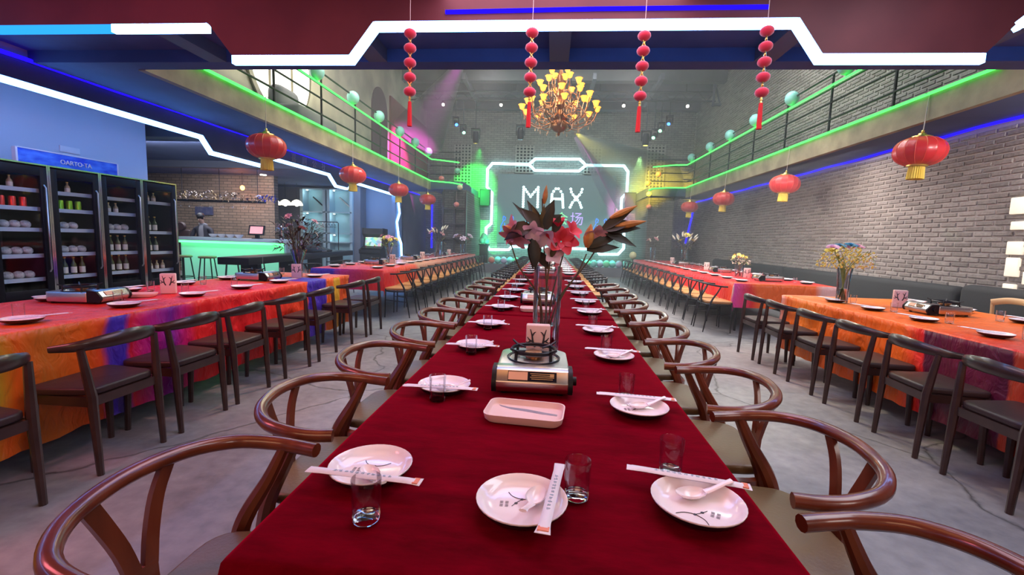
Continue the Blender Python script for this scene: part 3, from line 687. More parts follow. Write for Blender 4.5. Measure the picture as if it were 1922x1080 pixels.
banquet_table('banquet_table', 'long table under the nearest stretch of dark red velvet', -0.535, 0.465, 0.68, 3.24)
banquet_table('banquet_table', 'long table under the second stretch of red velvet, past the seam', -0.535, 0.465, 3.30, 6.35)
banquet_table('banquet_table', 'long table under the red velvet nearest the stage', -0.535, 0.465, 7.05, 15.6)
cloth('velvet_tablecloth', 'dark red velvet tablecloth nearest the camera, bearing the gas stove and tall vase', drape(-0.535, 0.465, 0.67, 3.24, 0.745, 0.34, 0.34, 0.34, 0.02, amp=0.018, fq=9, seed=3), M['velvet'])
cloth('velvet_tablecloth', 'dark red velvet tablecloth beyond the seam behind the tall lily vase', drape(-0.535, 0.465, 3.25, 6.38, 0.752, 0.34, 0.34, 0.03, 0.34, amp=0.018, fq=9, seed=4), M['velvet'])
cloth('velvet_tablecloth', 'dark red velvet tablecloth on the far run towards the stage', drape(-0.535, 0.465, 7.02, 15.65, 0.75, 0.34, 0.34, 0.34, 0.34, sx=0.1, sy=0.1, amp=0.018, fq=9, seed=5), M['velvet'])

OR, RD, MG, PU, BL, YE, PK, DO = (0.85, 0.13, 0.012), (0.74, 0.018, 0.022), (0.62, 0.015, 0.20), (0.24, 0.02, 0.34), (0.07, 0.03, 0.42), (0.80, 0.42, 0.03), (0.78, 0.45, 0.42), (0.80, 0.07, 0.015)
for x0, x1, y0, y1, lb in ((-3.8, -2.72, 0.5, 5.9, 'long table under the orange and red satin, bar side'), (-3.8, -2.62, 6.9, 15.5, 'long table under the far red satin with the blue end, bar side'),
                           (2.72, 4.10, 1.6, 5.55, 'long table under the bright orange satin, brick-wall side'), (2.74, 4.2, 7.0, 15.4, 'long table under the far red satin, brick-wall side')):
    banquet_table('banquet_table', lb, x0, x1, y0, y1)
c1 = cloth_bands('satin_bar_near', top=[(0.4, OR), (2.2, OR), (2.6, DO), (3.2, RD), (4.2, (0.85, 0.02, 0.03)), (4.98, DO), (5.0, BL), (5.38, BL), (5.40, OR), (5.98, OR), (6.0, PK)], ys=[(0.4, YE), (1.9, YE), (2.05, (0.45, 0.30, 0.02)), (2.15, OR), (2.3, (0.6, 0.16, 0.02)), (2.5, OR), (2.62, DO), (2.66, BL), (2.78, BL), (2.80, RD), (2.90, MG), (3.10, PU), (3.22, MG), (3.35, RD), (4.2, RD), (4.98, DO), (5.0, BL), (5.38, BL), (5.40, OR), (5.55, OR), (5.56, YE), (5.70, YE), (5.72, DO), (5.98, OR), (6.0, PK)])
c2 = cloth_bands('satin_bar_far', [(6.8, RD), (7.4, RD), (7.8, DO), (8.6, DO), (8.9, (0.62, 0.30, 0.18)), (10.5, (0.60, 0.22, 0.14)), (12.5, (0.55, 0.10, 0.08)), (15.6, (0.5, 0.05, 0.05))],
                 [(-3.95, BL), (-3.30, BL), (-3.28, PU), (-3.15, MG), (-2.75, RD), (-2.50, RD), (-2.49, PK), (-2.2, PK)], 6.905)
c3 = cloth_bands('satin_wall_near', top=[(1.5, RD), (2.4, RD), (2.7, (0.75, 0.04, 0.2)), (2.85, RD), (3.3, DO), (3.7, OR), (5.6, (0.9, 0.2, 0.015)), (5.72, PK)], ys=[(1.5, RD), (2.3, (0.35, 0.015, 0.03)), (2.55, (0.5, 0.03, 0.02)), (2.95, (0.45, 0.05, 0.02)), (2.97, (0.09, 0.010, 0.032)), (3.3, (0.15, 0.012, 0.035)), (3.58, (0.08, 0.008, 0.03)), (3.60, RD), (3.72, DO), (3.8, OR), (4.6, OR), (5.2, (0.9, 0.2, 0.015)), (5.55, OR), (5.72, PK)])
c4 = cloth_bands('satin_wall_far', [(6.9, DO), (7.6, RD), (9.0, RD), (11, (0.6, 0.04, 0.03)), (15.5, (0.5, 0.02, 0.03))],
                 [(2.4, PK), (2.83, PK), (2.85, (0.75, 0.05, 0.35)), (3.1, RD), (3.2, OR), (4.0, OR), (4.1, PK), (4.5, PK)], 7.005)
cloth('satin_tablecloth', 'crinkled orange and red satin tablecloth with purple and blue bands near the fridges', drape(-3.8, -2.72, 0.45, 5.92, 0.748, 0.4, 0.64, 0.3, 0.42, amp=0.014, fq=9, seed=11, crum=0.028, lean=-0.006, sx=0.045, sy=0.035), c1)
cloth('satin_tablecloth', 'red satin tablecloth with a blue end, beside the arcade cabinet', drape(-3.8, -2.62, 6.9, 15.5, 0.748, 0.35, 0.30, 0.32, 0.3, sx=0.1, sy=0.09, amp=0.03, fq=12, seed=12), c2)
cloth('satin_tablecloth', 'bright orange satin tablecloth with a purple band, near the brick wall', drape(2.72, 4.10, 1.5, 5.55, 0.748, 0.62, 0.4, 0.3, 0.36, amp=0.014, fq=10, seed=13, crum=0.024, lean=-0.006, sx=0.045, sy=0.035), c3)
cloth('satin_tablecloth', 'red satin tablecloth with a magenta and pale near corner, far brick-wall side', drape(2.74, 4.2, 7.0, 15.4, 0.748, 0.30, 0.35, 0.36, 0.3, sx=0.1, sy=0.09, amp=0.03, fq=12, seed=14), c4)

# ---------------------------------------------------------------- chairs
def rounded(pts, r=0.04, n=4):
    P = [Vector((p[0], p[1])) for p in pts]; out = []
    for i, p in enumerate(P):
        a, b = P[i - 1], P[(i + 1) % len(P)]
        d0, d1 = (a - p).normalized(), (b - p).normalized()
        for k in range(n + 1):
            t = k / n; out.append((p + d0 * r * (1 - t) ** 2 + d1 * r * t * t).to_tuple())
    return out
def ribbon(mb, pts, ws, th, nrm=None):
    P = [Vector(p) for p in pts]; vs, fs = [], []; m = len(P)
    for i in range(m):
        t = (P[min(i + 1, m - 1)] - P[max(i - 1, 0)]).normalized()
        sd = Vector((1, 0, 0)); sd = (sd - t * sd.dot(t)).normalized(); nn = t.cross(sd)
        for a, b in ((-1, -1), (1, -1), (1, 1), (-1, 1)): vs.append(P[i] + sd * ws[i] / 2 * a + nn * th / 2 * b)
    for i in range(m - 1):
        for k in range(4): fs.append((i * 4 + k, i * 4 + (k + 1) % 4, i * 4 + 4 + (k + 1) % 4, i * 4 + 4 + k))
    fs += [(0, 3, 2, 1), tuple((m - 1) * 4 + k for k in range(4))]
    return mb.add(vs, fs)
def wishbone(name, label, frame, seatm, metal=False):
    t = thing(name, label, 'chair')
    k = 0.6 if metal else 1.0
    half = [(0.260, 0.150, 0.695), (0.270, 0.085, 0.697), (0.268, 0.015, 0.704), (0.236, -0.072, 0.716), (0.145, -0.138, 0.728), (0.0, -0.163, 0.734)]
    path = crom([(-x, y, z) for x, y, z in half[:-1]] + [half[-1]] + [(x, y, z) for x, y, z in reversed(half[:-1])], 5)
    part(t, 'arm_bow', MB().tube(path, 0.0195 * k, 10), frame)
    for s in (-1, 1):
        rear = crom([(s * 0.225, -0.150, 0), (s * 0.234, -0.115, 0.22), (s * 0.240, -0.075, 0.42), (s * 0.245, -0.050, 0.50), (s * 0.262, 0.005, 0.60), (s * 0.270, 0.05, 0.695)], 4)
        part(t, 'leg', MB().tube(rear, [0.014 * k, 0.021 * k, 0.025 * k, 0.024 * k, 0.019 * k, 0.015 * k], 8), frame)
        part(t, 'leg', MB().tube([(s * 0.235, 0.245, 0), (s * 0.23, 0.24, 0.25), (s * 0.228, 0.235, 0.455)], [0.013 * k, 0.018 * k, 0.02 * k], 8), frame)
        part(t, 'stretcher', MB().tube([(s * 0.232, 0.23, 0.28), (s * 0.233, -0.11, 0.25)], 0.010 * k, 6), frame)
    part(t, 'seat_frame', MB().tube(crom([(-0.228, 0.235, 0.425), (0.228, 0.235, 0.425), (0.224, -0.09, 0.42), (0, -0.125, 0.42), (-0.224, -0.09, 0.42)], 4, True), 0.016 * k, 6, closed=True, flat=(1.3, 0.8)), frame)
    b = MB()
    ribbon(b, crom([(0, -0.132, 0.40), (0, -0.134, 0.46), (0, -0.137, 0.515)], 3), [0.085 * k ** .5, 0.08 * k ** .5, 0.078 * k ** .5, 0.076 * k ** .5, 0.075 * k ** .5, 0.075 * k ** .5, 0.075 * k ** .5], 0.013)
    for s in (-1, 1):
        ribbon(b, crom([(s * 0.020, -0.136, 0.505), (s * 0.038, -0.145, 0.58), (s * 0.066, -0.153, 0.655), (s * 0.098, -0.151, 0.720)], 3), [0.036 * k ** .5] * 10, 0.013)
    part(t, 'back_splat', b, frame)
    cush = rounded([(-0.245, 0.265), (0.245, 0.265), (0.212, -0.115), (-0.212, -0.115)], 0.09, 5)
    part(t, 'seat', MB().prism(list(reversed(cush)), 0.432, 0.472), seatm, bevel=0.014, seg=3)
    return t
def elbow_chair(name, label):
    t = thing(name, label, 'chair'); f = M['wood_dark']
    rail = crom([(-0.275, -0.075, 0.682), (-0.225, -0.165, 0.69), (-0.12, -0.228, 0.703), (0, -0.248, 0.71), (0.12, -0.228, 0.703), (0.225, -0.165, 0.69), (0.275, -0.075, 0.682)], 4)
    part(t, 'crest_rail', MB().tube(rail, [0.013, 0.021, 0.029, 0.033, 0.029, 0.021, 0.013], 10, flat=(1.25, 0.62), up=(0, 0, 1)), f)
    for s in (-1, 1):
        part(t, 'leg', MB().tube([(s * 0.195, -0.225, 0), (s * 0.195, -0.205, 0.42), (s * 0.215, -0.18, 0.675)], [0.016, 0.023, 0.017], 8), f)
        part(t, 'leg', MB().tube([(s * 0.21, 0.135, 0), (s * 0.20, 0.125, 0.42)], [0.016, 0.023], 8), f)
        part(t, 'side_rail', MB().box((s * 0.197, -0.035, 0.395), (0.022, 0.31, 0.05)), f)
    part(t, 'front_rail', MB().box((0, 0.125, 0.395), (0.37, 0.022, 0.05)), f)
    part(t, 'rear_rail', MB().box((0, -0.2, 0.395), (0.36, 0.022, 0.05)), f)
    part(t, 'seat', MB().prism(list(reversed(rounded([(-0.235, 0.15), (0.235, 0.15), (0.185, -0.205), (-0.185, -0.205)], 0.06, 4))), 0.42, 0.462), M['black_leather'], bevel=0.014, seg=3)
    return t
BARS, WALLS = 'on the bar side', 'on the brick-wall side'
K1 = Kind(wishbone('wishbone_chair', 'x', M['wood_red'], M['tan_leather']))
for i, y in enumerate((0.90, 1.51, 2.10, 2.72, 3.32, 3.93, 4.52, 5.12, 5.72, 6.28)):
    K1.at((-0.782 - 0.012 * (i % 3), y, 0), -pi / 2 + 0.05 * sin(i * 2.1), 'glossy red-brown wishbone chair, %s from the camera %s of the velvet table' % (ORD[i], BARS), 'brown wishbone chairs at the velvet table')
for i, y in enumerate((0.74, 1.35, 1.93, 2.52, 3.10, 3.68, 4.28, 4.88, 5.48, 6.08)):
    K1.at((0.735 + 0.012 * (i % 3), y, 0), pi / 2 + 0.05 * sin(i * 1.7 + 1), 'glossy red-brown wishbone chair, %s from the camera %s of the velvet table' % (ORD[i], WALLS), 'brown wishbone chairs at the velvet table')
K2 = Kind(wishbone('metal_chair', 'x', M['black_metal'], M['orange_leather'], True))
def metal_row(x, y0, y1, pitch, rz, where, grp, x1=None):
    n = int((y1 - y0) / pitch + 1.01)
    for i in range(n):
        xx = x + ((x1 - x) * i / (n - 1) if x1 is not None else 0)
        K2.at((xx, y0 + i * pitch, 0), rz + random.uniform(-.06, .06), 'black metal chair with tan seat, %s %s' % (ORD[i], where), grp)
metal_row(-0.80, 7.35, 15.4, 0.56, -pi / 2, 'along the bar side of the far velvet', 'black metal chairs at the far velvet table')
metal_row(0.74, 7.35, 15.4, 0.56, pi / 2, 'along the brick side of the far velvet', 'black metal chairs at the far velvet table')
metal_row(-2.36, 7.15, 15.2, 0.56, pi / 2, 'along the far bar-side satin table', 'black metal chairs at the bar-side table')
metal_row(2.46, 7.15, 15.2, 0.56, -pi / 2, 'along the far brick-side satin table', 'black metal chairs at the wall-side table')
for i, y in enumerate((8.1, 9.5)):
    K2.at((-4.55, y, 0), (0.9, 1.3)[i], 'black metal chair with chromed bow by the black bar table, %s from the fridges' % ORD[i], 'chairs by the black bar table')
K3 = Kind(elbow_chair('elbow_chair', 'x'))
for i, y in enumerate((1.60, 2.26, 2.79, 3.30, 3.94, 4.50, 5.30, 5.82)):
    K3.at((-2.535, y, 0), pi / 2 + 0.04 * sin(i * 3), 'dark wooden elbow chair with dark seat, %s from the camera at the orange-red table' % ORD[i], 'dark elbow chairs along the bar-side table')
for i, y in enumerate((1.98, 2.56, 3.14, 3.73, 4.33, 4.96, 5.52)):
    K3.at((2.575, y, 0), -pi / 2 + 0.04 * sin(i * 2 + 1), 'dark wooden elbow chair with dark seat, %s from the camera at the bright orange table' % ORD[i], 'dark elbow chairs along the wall-side table')
# a pale wooden chair on the wall side
t = thing('wooden_chair', 'pale wooden chair with a curved back rail between orange table and brick wall', 'chair', (4.42, 4.9, 0), pi / 2)
pw = mat('pale_oak', (0.55, 0.36, 0.18), 0.45)
part(t, 'seat', MB().prism(rounded([(-0.2, -0.2), (0.2, -0.2), (0.22, 0.2), (-0.22, 0.2)], 0.05), 0.43, 0.46), pw, bevel=0.006)
part(t, 'back_rail', MB().tube(crom([(-0.2, -0.17, 0.80), (-0.1, -0.22, 0.83), (0, -0.235, 0.835), (0.1, -0.22, 0.83), (0.2, -0.17, 0.80)], 4), 0.02, 8, flat=(1.6, 0.6), up=(0, 0, 1)), pw)
for s in (-1, 1):
    part(t, 'leg', MB().tube([(s * 0.19, -0.2, 0), (s * 0.19, -0.19, 0.44), (s * 0.195, -0.18, 0.8)], 0.016, 8), pw)
    part(t, 'leg', MB().tube([(s * 0.19, 0.18, 0), (s * 0.19, 0.17, 0.44)], 0.016, 8), pw)
t = thing('wooden_bench', 'pale wooden bench with a slim rail along the brick wall by the orange table', 'bench', (4.9, 3.9, 0))
part(t, 'seat', B(-0.2, 0.2, -0.7, 0.7, 0.42, 0.46), pw, bevel=0.006); part(t, 'back_rail', B(-0.22, -0.19, -0.7, 0.7, 0.75, 0.785), pw)
for sy in (-1, 1):
    part(t, 'leg', B(-0.215, -0.175, sy * 0.66 - 0.02, sy * 0.66 + 0.02, 0, 0.77), pw); part(t, 'leg', B(0.16, 0.2, sy * 0.66 - 0.02, sy * 0.66 + 0.02, 0, 0.42), pw)
# upholstered bench along the brick wall
sofa_m = mat('charcoal_upholstery', (0.028, 0.030, 0.032), 0.8, bump=0.15)
for i, (y0, y1) in enumerate(((4.6, 6.35), (6.4, 8.6), (8.65, 10.9), (10.95, 13.2), (13.25, 15.5))):
    t = thing('sofa', 'charcoal upholstered sofa against the brick wall, %s from the camera' % ORD[i], 'sofa', (5.1, (y0 + y1) / 2, 0), group='sofas along the brick wall')
    l = y1 - y0
    part(t, 'seat', MB().box((-0.1, 0, 0.24), (0.7, l, 0.42)), sofa_m, bevel=0.05, seg=3)
    part(t, 'backrest', MB().box((0.3, 0, 0.5), (0.22, l, 0.72 if i else 0.80)), sofa_m, bevel=0.08, seg=3)
    for sx in (-0.38, 0.3):
        for s in (-1, 1): part(t, 'foot', MB().cyl((sx, s * (l / 2 - 0.08), 0), (sx, s * (l / 2 - 0.08), 0.045), 0.025, n=8), M['black'])

# ---------------------------------------------------------------- place settings
def make_plate():
    t = thing('plate', 'x', 'plate')
    d = part(t, 'dish', MB().lathe([(0.0001, 0.006), (0.058, 0.006), (0.072, 0.0095), (0.084, 0.018), (0.0918, 0.0282), (0.0930, 0.0286), (0.0938, 0.0278), (0.0932, 0.0252)], 36, cap=False), M['porcelain'])
    part(t, 'underside', MB().lathe([(0.0001, 0.0), (0.058, 0.0), (0.064, 0.003), (0.082, 0.010), (0.0920, 0.0215), (0.0936, 0.0254)], 36, cap=False), M['black_glaze'], label='black-glazed rim and underside')
    tw = MB().tube(crom([(-0.03, 0.05, 0.0066), (-0.02, 0.035, 0.0066), (0.0, 0.026, 0.0066), (0.02, 0.03, 0.0066), (0.034, 0.042, 0.0066)], 3), 0.0009, 4)
    tw.tube(crom([(0.0, 0.026, 0.0066), (-0.012, 0.012, 0.0066), (-0.02, 0.0, 0.0066)], 3), 0.0008, 4)
    for x, y in ((0.0, 0.026), (-0.012, 0.011)): tw.lathe([(0.0001, 0.0072), (0.0035, 0.0069), (0.0038, 0.0062)], 6, (x, y, 0))
    part(d, 'twig_print', tw, M['ink'])
    sl = MB()
    for j in range(2):
        for k in range(2):
            for a in range(3): sl.box((-0.042 + 0.011 * k, 0.012 - 0.011 * j + 0.0032 * (a - 1), 0.0066), (0.007, 0.0009, 0.0004))
            sl.box((-0.042 + 0.011 * k, 0.012 - 0.011 * j, 0.0066), (0.0009, 0.0085, 0.0004))
    part(d, 'seal_print', sl, M['ink_grey'])
    return t
def make_glass():
    prof = [(0.0001, 0.0), (0.0245, 0.0), (0.0262, 0.003), (0.0275, 0.04), (0.029, 0.084), (0.0283, 0.0855), (0.0273, 0.084), (0.0255, 0.04), (0.0235, 0.013), (0.0001, 0.011)]
    t = thing('drinking_glass', 'x', 'glass')
    part(t, 'tumbler', MB().lathe(prof, 24, cap=False), M['tumbler'], ang=60)
    part(t, 'thick_base', MB().lathe([(0.0001, 0.0008), (0.0240, 0.0008), (0.0252, 0.004), (0.0232, 0.0122), (0.0001, 0.0105)], 24, cap=False), M['thick_glass'])
    return t
def make_sleeve():
    t = thing('chopstick_sleeve', 'x', 'chopsticks')
    vs, fs = [], []; L = 0.262
    xs = [-L / 2, -L / 2 + 0.012, -0.1, 0.1, L / 2 - 0.02, L / 2]; th = [0.0006, 0.004, 0.0045, 0.0045, 0.0035, 0.0006]; wd = [0.026, 0.025, 0.022, 0.022, 0.024, 0.030]
    for x, a, b in zip(xs, th, wd): vs += [(x, -b / 2, 0), (x, -b / 4, a), (x, b / 4, a), (x, b / 2, 0), (x, b / 4, -a), (x, -b / 4, -a)]
    for i in range(5):
        for k in range(6): fs.append((i * 6 + k, i * 6 + (k + 1) % 6, i * 6 + 6 + (k + 1) % 6, i * 6 + 6 + k))
    fs += [tuple(range(5, -1, -1)), tuple(30 + k for k in range(6))]
    p = part(t, 'wrapper', MB().add(vs, fs), M['paper'])
    pr = MB(); rr = random.Random(3)
    for i in range(11):
        x = -0.065 + i * 0.0125
        for k in range(3): pr.box((x + rr.uniform(-.002, .002), rr.uniform(-.003, .003), 0.0049), (rr.uniform(.003, .008), 0.0012, 0.0003)); pr.box((x + rr.uniform(-.003, .003), 0, 0.0049), (0.0012, rr.uniform(.004, .009), 0.0003))
    part(p, 'print', pr, M['print'], label='grey-blue printed lettering')
    part(p, 'torn_end', MB().box((L / 2 - 0.012, 0, 0.0018), (0.012, 0.021, 0.002)), mat('salmon_print', (0.75, 0.22, 0.12), 0.5), label='orange printed end')
    return t
def make_spoon():
    mb = MB(); vs, fs = [], []; n, m = 14, 4
    for sgn, off in ((1, 0.0), (-1, -0.0022)):
        o = len(vs); vs.append((0, 0, 0.0 + off))
        for j in range(1, m + 1):
            r = j / m
            for k in range(n):
                a = 2 * pi * k / n; rx = 0.033 * r * (1.15 if cos(a) < 0 else 1.0); vs.append((rx * cos(a), 0.021 * r * sin(a), 0.0145 * r ** 2.2 + off))
        for k in range(n): fs.append((o, o + 1 + k, o + 1 + (k + 1) % n))
        for j in range(m - 1):
            for k in range(n): fs.append((o + 1 + j * n + k, o + 1 + (j + 1) * n + k, o + 1 + (j + 1) * n + (k + 1) % n, o + 1 + j * n + (k + 1) % n))
    e0, e1 = 1 + (m - 1) * n, 1 + m * n + 1 + (m - 1) * n
    for k in range(n): fs.append((e0 + k, e0 + (k + 1) % n, e1 + (k + 1) % n, e1 + k))
    mb.add(vs, fs)
    mb.tube(crom([(0.028, 0, 0.011), (0.05, 0, 0.018), (0.075, 0, 0.028), (0.092, 0, 0.033)], 3), [0.009, 0.0075, 0.007, 0.0085], 8, flat=(0.35, 1.0), up=(0, 0, 1))
    return part(None, 'soup_spoon', mb, M['porcelain'], label='x', cat='spoon')
KP, KG, KS, KN = Kind(make_plate()), Kind(make_glass()), Kind(make_sleeve()), Kind(make_spoon())
ZT = 0.7485
def setting(x, y, z, d, where, grp, spoon=True, rz=0.0, sl=None, gl=None, sp=None, rp=0.0):
    """d=+1: sleeve and glass lie beyond the plate (+Y); d=-1: on the near side"""
    KP.at((x, y, z), rp, 'white plate with black rim, ' + where, 'plates ' + grp)
    sx, sy, sr = sl or (0.0, 0.062 * d, random.uniform(-.1, .06))
    KS.at((x + sx, y + sy, z + 0.033), sr, 'white printed chopstick sleeve across the plate, ' + where, 'chopstick sleeves ' + grp, ry=0.0)
    gx, gy = gl or (random.uniform(-.02, .03), 0.145 * d)
    KG.at((x + gx, y + gy, z + 0.001), 0, 'small clear tumbler by the plate, ' + where, 'tumblers ' + grp)
    if spoon:
        px, py, pr = sp or (0.005, 0.02 * d, 0.3)
        KN.at((x + px, y + py, z + 0.0088), pr, 'white china spoon on the plate, ' + where, 'spoons ' + grp)
# measured front settings of the velvet table
setting(-0.395, 0.965, ZT, -1, 'first bar-side seat of velvet table', 'on the velvet table', sl=(0.01, -0.065, -0.07), gl=(0.058, -0.165), sp=(0.01, -0.03, -0.9), rp=0.05)
setting(-0.040, 0.875, ZT, -1, 'at the near end of the velvet table', 'on the velvet table', sl=(0.062, 0.01, radians(-98)), gl=(0.115, 0.06), sp=(0.028, 0.02, radians(-104)), rp=0.02)
setting(0.323, 0.920, ZT, 1, 'first brick-side seat of velvet table', 'on the velvet table', sl=(0.0, 0.078, -0.20), gl=(-0.015, 0.155), sp=(0.0, 0.035, 0.25), rp=2.7)
for i, y in enumerate((1.56, 2.20, 2.79, 3.46, 4.05, 4.65, 5.25, 5.85)):
    setting(-0.365 + 0.01 * sin(i * 3), y, ZT + (0.007 if y > 3.25 else 0), -1, '%s bar-side seat of velvet table' % ORD[i + 1], 'on the velvet table', i < 3, gl=(0.0, -0.10))
for i, y in enumerate((1.46, 2.12, 2.73, 3.40, 3.97, 4.60, 5.22, 5.85)):
    setting(0.305 + 0.008 * sin(i * 2), y, ZT + (0.007 if y > 3.25 else 0), 1, '%s brick-side seat of velvet table' % ORD[i + 1], 'on the velvet table', i < 4, gl=(-0.02, 0.135))
for i in range(14):
    y = 7.35 + 0.58 * i
    setting(-0.36, y, ZT + 0.003, -1, '%s bar-side seat of far velvet run' % ORD[i], 'on the far velvet', False)
    setting(0.30, y, ZT + 0.003, 1, '%s brick-side seat of far velvet run' % ORD[i], 'on the far velvet', False)
ZS = 0.7505
for i, y in enumerate((1.65, 2.25, 2.86, 3.46, 4.06, 4.66, 5.40)):
    setting(-2.93, y, ZS, 1 if i % 2 else -1, '%s aisle seat of orange-red table' % ORD[i], 'on the near bar-side table', False, sl=(0.06, 0.05, 1.2), gl=(-0.15, 0.1))
    setting(-3.60, y + 0.1, ZS, 1, '%s fridge-side seat of orange-red table' % ORD[i], 'on the near bar-side table', False, sl=(-0.05, 0.06, 1.4), gl=(0.13, 0.08))
for i in range(14):
    y = 7.25 + 0.58 * i
    setting(-2.85, y, ZS, 1, '%s aisle seat of far bar-side table' % ORD[i], 'on the far bar-side table', False, sl=(0.05, 0.05, 1.3), gl=(-0.14, 0.1))
    setting(-3.58, y, ZS, -1, '%s bar-side seat of far bar-side table' % ORD[i], 'on the far bar-side table', False, sl=(-0.05, 0.06, 1.4), gl=(0.13, 0.08))
    if i < 13:
        setting(2.98, y + 0.1, ZS, 1, '%s aisle seat of far brick-side table' % ORD[i], 'on the far brick-side table', False, sl=(-0.05, 0.05, 1.8), gl=(0.14, 0.1))
        setting(3.95, y + 0.1, ZS, -1, '%s wall seat of far brick-side table' % ORD[i], 'on the far brick-side table', False, sl=(0.05, 0.06, 1.8), gl=(-0.13, 0.08))
for i, y in enumerate((2.55, 3.25, 3.84, 4.42, 4.98)):
    setting(2.98, y, ZS, 1 if i % 2 else -1, '%s aisle seat of bright orange table' % ORD[i], 'on the near brick-side table', False, sl=(-0.04, 0.06, 1.9), gl=(0.14, -0.06))
    setting(3.86, y + 0.15, ZS, 1, '%s wall seat of bright orange table' % ORD[i], 'on the near brick-side table', False, sl=(0.05, 0.06, 1.75), gl=(-0.14, 0.05))

# ---------------------------------------------------------------- stoves, trays, napkin boxes
def make_stove():
    t = thing('gas_stove', 'x', 'gas stove')
    body = part(t, 'body', MB().prism(rounded([(-0.135, -0.02), (0.135, -0.02), (0.135, 0.25), (0.085, 0.30), (-0.085, 0.30), (-0.135, 0.25)], 0.02, 3), 0.012, 0.078), M['steel'], bevel=0.006)
    q = [(-0.1, 0.012), (-0.113, 0.032), (-0.112, 0.052), (-0.084, 0.088), (-0.06, 0.094), (-0.02, 0.094), (-0.02, 0.012)]
    fas = part(t, 'canister_cover', MB().prism(q, -0.134, 0.134, YZ), M['steel'], bevel=0.003)
    for s in (-1, 1): part(t, 'end_cap', MB().prism([(p[0] * 1.03, p[1]) for p in q], s * 0.135 - 0.008, s * 0.135 + 0.008, YZ), M['black'])
    Mw = Matrix.Translation((0, -0.0985, 0.0705)) @ Matrix.Rotation(radians(-38), 4, 'X')
    part(fas, 'label_window', MB().box((0, 0, 0), (0.172, 0.004, 0.036)).xf(Mw), M['black_glaze'], label='dark label with pale print')
    lb = MB().box((-0.05, -0.0025, 0.0), (0.068, 0.002, 0.030)); pr = MB()
    for i in range(4): pr.box((0.035, -0.0026, 0.010 - i * 0.0065), (0.085 - 0.01 * (i % 2), 0.0012, 0.0022))
    pr.box((0.07, -0.0026, 0.006), (0.014, 0.0012, 0.012))
    part(fas, 'label_sticker', lb.xf(Mw), mat('peach_sticker', (0.70, 0.40, 0.25), 0.4)); part(fas, 'label_print', pr.xf(Mw), mat('gold_print', (0.45, 0.28, 0.12), 0.4))
    part(t, 'drip_bowl', MB().lathe([(0.105, 0.080), (0.098, 0.0795), (0.085, 0.062), (0.05, 0.056), (0.001, 0.056)], 32, (0, 0.135, 0.002), cap=False), M['chrome'])
    part(t, 'bowl_ring', MB().tube([(0.104 * cos(a * pi / 16), 0.135 + 0.104 * sin(a * pi / 16), 0.081) for a in range(32)], 0.003, 6, closed=True), M['black_metal'])
    part(t, 'burner', MB().lathe([(0.03, 0.058), (0.032, 0.085), (0.042, 0.088), (0.044, 0.098), (0.03, 0.105), (0.001, 0.106)], 24, (0, 0.135, 0)), M['bronze'])
    sup = MB().tube([(0.088 * cos(a * pi / 16), 0.135 + 0.088 * sin(a * pi / 16), 0.112) for a in range(32)], 0.0055, 6, closed=True, flat=(1.5, 0.8), up=(0, 0, 1))
    for a in (0.75, 2.39, 3.9, 5.52):
        d = Vector((cos(a), sin(a), 0)); c = Vector((0, 0.135, 0))
        sup.tube([c + d * 0.048 + Vector((0, 0, 0.112)), c + d * 0.092 + Vector((0, 0, 0.116)), c + d * 0.122 + Vector((0, 0, 0.130))], [0.004, 0.006, 0.004], 6)
        sup.tube([c + d * 0.092 + Vector((0, 0, 0.112)), c + d * 0.094 + Vector((0, 0, 0.079))], 0.006, 6)
    part(t, 'pan_support', sup, M['black_metal'])
    part(t, 'knob', MB().cyl((0.143, -0.06, 0.05), (0.158, -0.06, 0.05), 0.016, n=12), M['black'])
    for s in (-1, 1):
        for y in (-0.07, 0.24): part(t, 'foot', MB().cyl((s * 0.1, y, 0), (s * 0.1, y, 0.014), 0.012, n=8), M['black'])
    return t
def make_tray():
    t = thing('serving_tray', 'x', 'tray')
    o = rounded([(-0.122, -0.078), (0.122, -0.078), (0.122, 0.078), (-0.122, 0.078)], 0.035, 6)
    def ring(k, z): return [(p[0] * k, p[1] * (k - 0.03 if k < 1 else k), z) for p in o]
    L = [ring(0.90, 0.0), ring(0.97, 0.008), ring(1.0, 0.026), ring(0.965, 0.0262), ring(0.93, 0.012), ring(0.90, 0.009)]
    n = len(o); vs = [v for r in L for v in r]; fs = [tuple(reversed(range(n)))]
    for i in range(5):
        for k in range(n): fs.append((i * n + k, i * n + (k + 1) % n, i * n + n + (k + 1) % n, i * n + n + k))
    fs.append(tuple(5 * n + k for k in range(n)))
    b = part(t, 'tray_body', MB().add(vs, fs), M['card'])
    ink = MB().prism([(-0.095, 0.058), (-0.06, 0.045), (0.0, 0.04), (0.06, 0.025), (0.1, 0.018), (0.1, 0.006), (0.05, 0.01), (0.0, 0.02), (-0.05, 0.028), (-0.085, 0.045)], 0.0090, 0.0096)
    part(b, 'ink_print', ink, M['ink_grey'], label='grey ink-wash mountains'); return t
